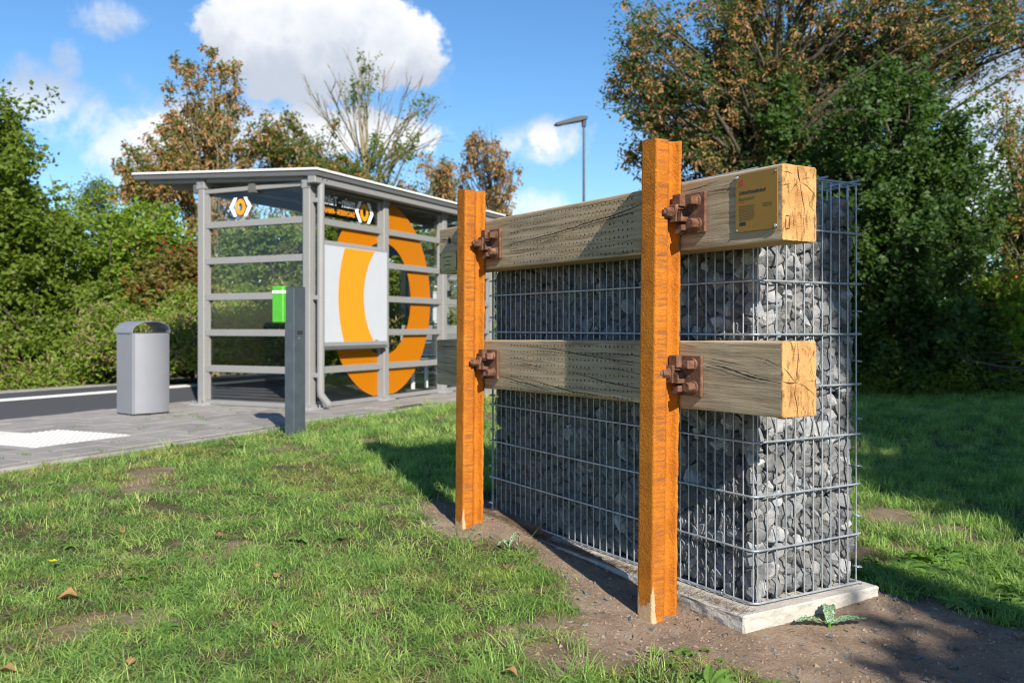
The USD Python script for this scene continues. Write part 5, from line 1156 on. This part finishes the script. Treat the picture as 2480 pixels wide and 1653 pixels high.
longs = (dm > 0.02) & (dm < 0.6) & (r.random(len(x)) < 0.18) & ~lush; ids[longs] = r.integers(8, 10, longs.sum())
yel = (fbm(np.stack([x, y, 0 * x], -1) * 1.9, 4, 51) + r.normal(0, 0.09, len(x)) > 0.53) & (ids < 5); ids[yel] = r.integers(11, 14, yel.sum())
dry = r.random(len(x)) < 0.15 + 0.25 * dm; ids[dry] = 10
protos = [('short_tuft', tuft(900 + i, 44, 0.06, (0.03, 0.092), (0.0020, 0.0042), (1.1, 2.7)), 'grass_blade') for i in range(5)] + \
         [('lush_tuft', tuft(920 + i, 46, 0.055, (0.04, 0.10), (0.002, 0.0042), (0.5, 2.0)), 'grass_blade') for i in range(3)] + \
         [('long_tuft', tuft(940 + i, 26, 0.05, (0.06, 0.19), (0.002, 0.0042), (0.7, 2.0)), 'grass_blade') for i in range(2)] + [('dry_tuft', tuft(960, 34, 0.06, (0.02, 0.07), (0.0014, 0.0030), (1.1, 2.4)), 'grass_dry')] + [('short_tuft', tuft(980 + i, 40, 0.06, (0.025, 0.08), (0.0022, 0.0046), (1.1, 2.7)), 'grass_yellow') for i in range(3)]
qz = Rot.from_euler('zx', np.c_[r.uniform(0, 2 * np.pi, len(x)), r.normal(0, 0.08, len(x))]).as_quat()
sc = np.repeat(r.uniform(0.75, 1.25, len(x))[:, None], 3, 1); sc[:, 2] *= 0.55 + 0.5 * fbm(np.stack([x, y, 0 * x], -1) * 2.2, 3, 31)
sc *= np.where(d > 7.5, 1.45, np.where(d > 4.2, 1.15, 1.0))[:, None]
instancer('grass', protos, np.c_[x, y, ground_z(x, y)], qz, sc, ids, 'short patchy green grass covering the lawn', 'grass')
# broad-leaved weeds
r = np.random.default_rng(83)
x, y, d = lawn_points(3600, 1.4, 9.0, r); a, b = AB(x, y); dm = dirt_of(x, y)
patch = fbm(np.stack([x, y, 0 * x], -1) * 0.9, 3, 41)
keep = (b < -0.95) & (dm < 0.35) & (r.random(len(x)) < np.clip((patch - 0.47) * 2.0, 0.02, 0.4)) & ~((x > -2.1) & (x < 0.1) & (y > -0.15) & (y < 0.7))
x, y = x[keep], y[keep]
# and a belt of them along the right side of the slab and the near corner
xr = np.r_[r.uniform(-0.4, 0.6, 80), r.uniform(0.0, 0.7, 24), r.uniform(-7, -4.2, 60)]; yr = np.r_[r.uniform(0.8, 1.7, 80), r.uniform(-0.62, -0.30, 24), r.uniform(-1.6, 0.8, 60)]
kk = (AB(xr, yr)[1] < -0.9); x, y = np.r_[x, xr[kk]], np.r_[y, yr[kk]]
wp = [('rosette', rosette(600 + i, 9 + i, 0.075 + 0.01 * i, 0.022 + 0.004 * i), 'weed_leaf') for i in range(4)]
instancer('weeds', wp, np.c_[x, y, ground_z(x, y) + 0.006], Rot.from_euler('z', r.uniform(0, 6.28, len(x))).as_quat(), np.repeat((0.22 + 0.6 * r.random(len(x)) ** 2.2)[:, None], 3, 1), r.integers(0, 4, len(x)), 'broad-leaved dandelion weeds scattered through the lawn', 'weeds')
r = np.random.default_rng(88)
xk, yk = r.uniform(-0.35, 0.95, 130), r.uniform(0.74, 1.75, 130); xk = np.r_[xk, r.uniform(0.25, 0.85, 26)]; yk = np.r_[yk, r.uniform(-0.55, -0.28, 26)]
instancer('weeds', [('broad_rosette', rosette(650 + i, 8 + 2 * i, 0.085 + 0.015 * i, 0.03 + 0.006 * i), 'weed_leaf') for i in range(3)], np.c_[xk, yk, ground_z(xk, yk) + 0.01], Rot.from_euler('zx', np.c_[r.uniform(0, 6.28, len(xk)), r.normal(0, .25, len(xk))]).as_quat(), np.repeat(r.uniform(0.4, 1.0, len(xk))[:, None], 3, 1), r.integers(0, 3, len(xk)), 'leafy weeds along the edge of the bare earth by the slab', 'weeds')
# weeds in the paving joints
r = np.random.default_rng(84)
aw = np.round(r.uniform(-6, 0.4, 46) / 0.2) * 0.2; bw = -0.75 + np.round(r.uniform(0, 6.4, 46)) * 0.3
pw = np.array([W3(p, q_, ZP + 0.001) for p, q_ in zip(aw, bw) if not (p < -2.5 and q_ > -0.2) and q_ < 1.9])
instancer('joint_weeds', [('joint_tuft', tuft(970, 22, 0.05, (0.012, 0.045), (0.002, 0.005), (0.6, 1.7)), 'weed_leaf')], pw, Rot.from_euler('z', np.full(len(pw), AS) + np.round(r.random(len(pw))) * 1.57).as_quat(), np.c_[r.uniform(0.8, 2.2, len(pw)), r.uniform(0.25, 0.6, len(pw)), r.uniform(0.4, 0.9, len(pw))], np.zeros(len(pw), int), 'small weeds growing in the paving joints', 'weeds')

# pebbles and straw on the bare earth
def pebbles():
    r = np.random.default_rng(85); ms = []
    n = 0
    while n < 900:
        x_, y_ = r.uniform(-2.3, 1.6), r.uniform(-0.8, 1.2)
        if not DIRT[0].contains(Point(x_, y_)) or (-2.07 < x_ < 0.07 and -0.12 < y_ < 0.67): continue
        s = np.clip(r.lognormal(math.log(0.0042), 0.55), 0.002, 0.018); t = trimesh.convex.convex_hull(r.normal(size=(9, 3)) * np.array([1, 0.8, 0.5]) * s)
        t.apply_translation((x_, y_, float(ground_z(x_, y_)) + s * 0.2)); ms.append(t); n += 1
    return cat(ms)
def crumbs():
    r = np.random.default_rng(87); V, Fc, k = [], [], 0
    x = r.uniform(-2.3, 1.7, 20000); y = r.uniform(-0.85, 1.2, 20000); dm = dirt_of(x, y)
    ok = (dm > 0.5) & ~((x > -2.07) & (x < 0.07) & (y > -0.12) & (y < 0.64)); x, y = x[ok], y[ok]
    c = np.c_[x, y, ground_z(x, y)]; s_ = np.clip(r.lognormal(math.log(0.0031), 0.55, len(x)), 0.0016, 0.014)
    o3 = np.array([[1, 0, 0], [-1, 0, 0], [0, 1, 0], [0, -1, 0], [0, 0, 1], [0, 0, -1]], float); of = np.array([[0, 2, 4], [2, 1, 4], [1, 3, 4], [3, 0, 4], [2, 0, 5], [1, 2, 5], [3, 1, 5], [0, 3, 5]])
    V = c[:, None] + (o3[None] * r.uniform(0.6, 1.3, (len(x), 6, 1)) + r.normal(0, 0.25, (len(x), 6, 3))) * s_[:, None, None] * np.array([1, 1, 0.7])
    return V.reshape(-1, 3), (np.arange(len(x))[:, None, None] * 6 + of[None]).reshape(-1, 3)
noise_mat('soil_crumb', [(0.3, (0.22, 0.16, 0.115)), (0.7, (0.42, 0.325, 0.24))], scale=30, roughness=1.0, rnd='island', rndamt=0.25)
obj('soil_crumbs', crumbs(), 'soil_crumb', kind='stuff', label='loose crumbs of earth lying on the bare ground', category='soil')
obj('pebbles', pebbles(), 'stone_fill', kind='stuff', label='small pebbles scattered on the bare earth', category='pebbles')
def straw():
    r = np.random.default_rng(86); V, Fc, k = [], [], 0
    for i in range(5200):
        if r.random() < 0.55: x_, y_ = r.uniform(-2.05, 0.05), YB + 0.05 + abs(r.normal(0, 0.035)) + r.uniform(0.0, 0.04)
        else: x_, y_ = r.uniform(-2.2, 1.4), r.uniform(-0.7, 0.95)
        on_slab = -2.06 < x_ < 0.06 and -0.112 < y_ < 0.66
        if on_slab and y_ > -0.02: continue
        if on_slab and r.random() > 0.45 + 0.5 * (x_ < -0.5): continue
        if not on_slab and not DIRT[0].contains(Point(x_, y_)): continue
        z_ = max(-0.0045 if on_slab else -9, float(0)) if on_slab else None
        V.append((x_, y_, on_slab))
    P = np.array(V, float); z = np.where(P[:, 2] > 0.5, np.maximum(-0.003, ground_z(P[:, 0], P[:, 1])), ground_z(P[:, 0], P[:, 1])) + 0.002 + 0.004 * r.random(len(P))
    n = len(P); a_ = r.uniform(0, np.pi, n); L = r.uniform(0.012, 0.045, n) / 2; w = r.uniform(0.0005, 0.0011, n); d_ = np.c_[np.cos(a_), np.sin(a_), r.normal(0, .12, n)]; s_ = np.c_[-np.sin(a_), np.cos(a_), 0 * a_]
    c = np.c_[P[:, :2], z]
    V = np.stack([c - d_ * L[:, None] - s_ * w[:, None], c - d_ * L[:, None] + s_ * w[:, None], c + d_ * L[:, None] + s_ * w[:, None], c + d_ * L[:, None] - s_ * w[:, None]], 1).reshape(-1, 3)
    b_ = np.arange(n)[:, None] * 4
    return V, np.vstack([b_ + [0, 2, 1], b_ + [0, 3, 2]])
noise_mat('straw', [(0.3, (0.16, 0.095, 0.05)), (0.7, (0.33, 0.21, 0.11))], scale=20, roughness=0.9, rnd='island', rndamt=0.4)
obj('straw', straw(), 'straw', kind='stuff', label='brown dry needles and straw on the slab ledge and bare earth', category='straw')

# fallen leaves
def ground_hit(px, py, z=-0.05):
    dv = FW + RT * (px * 1.0544 - 1240) / 2198.0 + UP * (791 - py * 1.0544) / 2198.0
    p = EYE + dv * (z - EYE[2]) / dv[2]
    for _ in range(4): z = float(ground_z(p[0], p[1])); p = EYE + dv * (z - EYE[2]) / dv[2]
    return p
def curled_leaf(r, L):
    n, k = 9, 4; u = np.linspace(0, 1, n); prof = np.sin(np.pi * u ** 0.8) * (1 + 0.28 * np.abs(np.sin(u * 3.5 * np.pi))) * 0.36
    V = []
    cu, cv = r.uniform(0.1, 0.45), r.uniform(0.2, 0.7)
    for i in range(n):
        for j in range(-2, 3):
            y = prof[i] * j / 2; z = cv * y * y * 2.2 + cu * 0.3 * math.sin(u[i] * 3.1) + r.normal(0, .022); V.append((u[i] - 0.5, y, z))
    V = np.array(V) * L; F = []
    for i in range(n - 1):
        for j in range(4): q0 = i * 5 + j; F.append([q0, q0 + 5, q0 + 6, q0 + 1])
    st = tube([(0.48 * L, 0, 0.02 * L), (0.75 * L, 0.02 * L, 0.05 * L), (0.95 * L, 0.1 * L, 0.03 * L)], 0.012 * L, 4)
    return cat([trimesh.Trimesh(V, np.vstack([np.array(F)[:, [0, 1, 2]], np.array(F)[:, [0, 2, 3]]]), process=False), st])
FL = [(155, 1382, 0.12, 'large pale curled fallen leaf on the lawn at lower left'), (500, 1240, 0.095, 'orange-brown curled leaf in the middle of the lawn'), (280, 1230, 0.075, 'pale fallen leaf left of the orange-brown curled one'), (395, 1027, 0.10, 'brown leaf lying at the kerb below the litter bin'), (105, 1073, 0.10, 'pale leaf near the kerb at the left edge'), (640, 1330, 0.075, 'pale crumpled leaf on the lawn right of the middle'),
      (590, 1312, 0.06, 'beige leaf scrap beside the pale crumpled leaf'), (635, 1445, 0.08, 'reddish-brown crumpled leaf on the lower lawn'), (15, 1555, 0.09, 'tan leaf in the lower left corner'), (1175, 1562, 0.07, 'pink-tan leaf at the bottom edge below the posts'), (1160, 1312, 0.07, 'orange leaf in the grass left of the near post'), (1340, 1165 + 118, 0.05, 'small orange leaf on the dirt before the slab'), (1495, 1345, 0.06, 'orange leaf on the slab edge by the near post'),
      (300, 1590 - 60, 0.05, 'brown leaf scrap on the grass at the bottom left'), (723, 1400, 0.045, 'small tan leaf left of the near post foot'), (560, 1255, 0.04, 'beige chip right of the orange-brown curled leaf'), (2230, 1325, 0.07, 'reddish leaf in the grass right of the slab'), (2175, 1330, 0.06, 'light brown leaf beside the reddish leaf right of the slab'), (2440 - 100, 1470, 0.06, 'brown leaf among weeds at the right edge')]
rl = np.random.default_rng(91)
for px, py, L, lab in FL:
    p = ground_hit(px, py); t = curled_leaf(rl, L * 0.66); M = Rot.from_euler('zxy', [rl.uniform(0, 6.28), rl.normal(0, .16), rl.normal(0, .16)]).as_matrix()
    zz_ = -0.006 if (-2.06 < p[0] < .06 and -.11 < p[1] < .66) else p[2]
    v = np.array(t.vertices) @ M.T; v[:, 2] += 0.004 - v[:, 2].min() * 0.6; t.vertices = v + np.array([p[0], p[1], zz_ + 0.012])
    obj('fallen_leaf', t, 'dead_leaf', smooth=True, label=lab, category='leaf', group='fallen leaves on the lawn')
# yellow flower
p = ground_hit(122, 1318)
fl = thing('yellow_flower', 'single small yellow flower in the lawn at left', 'flower')
pet = []
for k in range(5):
    a = k * 1.2566 + 0.3; d_ = np.array([math.cos(a), math.sin(a), 0.25]); s_ = np.array([-math.sin(a), math.cos(a), 0]); c0 = p + np.array([0, 0, 0.055])
    pet.append(trimesh.Trimesh(np.array([c0, c0 + d_ * .012 + s_ * .008, c0 + d_ * .022, c0 + d_ * .012 - s_ * .008]), [[0, 1, 2], [0, 2, 3]], process=False))
obj('petals', cat(pet), 'yellow_flower', fl); obj('stem', tube([p, p + np.array([0, 0, 0.055])], 0.0015, 5), 'weed_leaf', fl)

# milk thistles with marbled leaves
look('thistle_leaf', {'tc': ('texture_coordinate', {}), 'v': ('voronoi_texture', dict(feature='distance_to_edge', scale=95.0)), 'n': ('noise_texture', dict(scale=60.0, detail=3.0)), 'r': ('rgb_ramp', {'ramp': [(0.0, (0.42, 0.50, 0.38)), (0.055, (0.30, 0.40, 0.26)), (0.10, (0.05, 0.13, 0.035)), (1.0, (0.035, 0.10, 0.025))]}), 'p': ('principled_bsdf', dict(roughness=0.45))},
     [('tc.object', 'v.vector'), ('v.distance', 'r.fac'), ('r.color', 'p.base_color')])
def thistle_leaf(o, ang, L, w, rise, r):
    n = 14; t = np.linspace(0, 1, n); prof = np.sin(np.pi * np.clip(t * 0.93 + 0.05, 0, 1)) ** 0.7 * w / 2 * (1 + 0.10 * np.sin(t * 34 + r.uniform(0, 6)))
    d_ = np.array([math.cos(ang), math.sin(ang), 0]); s_ = np.array([-math.sin(ang), math.cos(ang), 0])
    c = np.array(o) + d_ * (t * L)[:, None] + np.array([0, 0, 1]) * (rise * np.sin(t * 2.3) * L)[:, None]
    rows_ = [c + s_ * (prof * k)[:, None] + np.array([0, 0, 1]) * (prof * 0.32 * k * k + 0.004 * np.sin(t * 34) * abs(k))[:, None] for k in (-1, -0.5, 0, 0.5, 1)]
    V = np.stack(rows_, 1).reshape(-1, 3); F = [[i * 5 + j, i * 5 + j + 1, i * 5 + j + 6, i * 5 + j + 5] for i in range(n - 1) for j in range(4)]
    return V, np.array(F)
for px, py, spec, lab in ((1905, 1440, [(-2.95, 0.135, 0.048, 0.16), (0.15, 0.15, 0.05, 0.10), (1.25, 0.12, 0.045, 0.36)], 'white-marbled thistle seedling on the earth beside the slab corner'), (1168, 1268, [(-2.4, 0.07, 0.022, 0.6), (0.9, 0.085, 0.024, 0.8), (2.4, 0.06, 0.02, 0.7), (-0.6, 0.06, 0.02, 0.6)], 'small white-marbled thistle in the grass between the posts')):
    p = ground_hit(px, py); t = thing('thistle', lab, 'thistle', loc=p)
    for (ang, L, w, rise) in spec:
        yaw_off = math.atan2(RT[1], RT[0])
        V, F_ = thistle_leaf((0, 0, 0.012), ang + yaw_off, L, w, rise, rl); obj('leaf', (V, F_), 'thistle_leaf', t, smooth=True)
    obj('stem', tube([(0, 0, -0.02), (0, 0, 0.016)], 0.006, 6), 'weed_leaf', t)
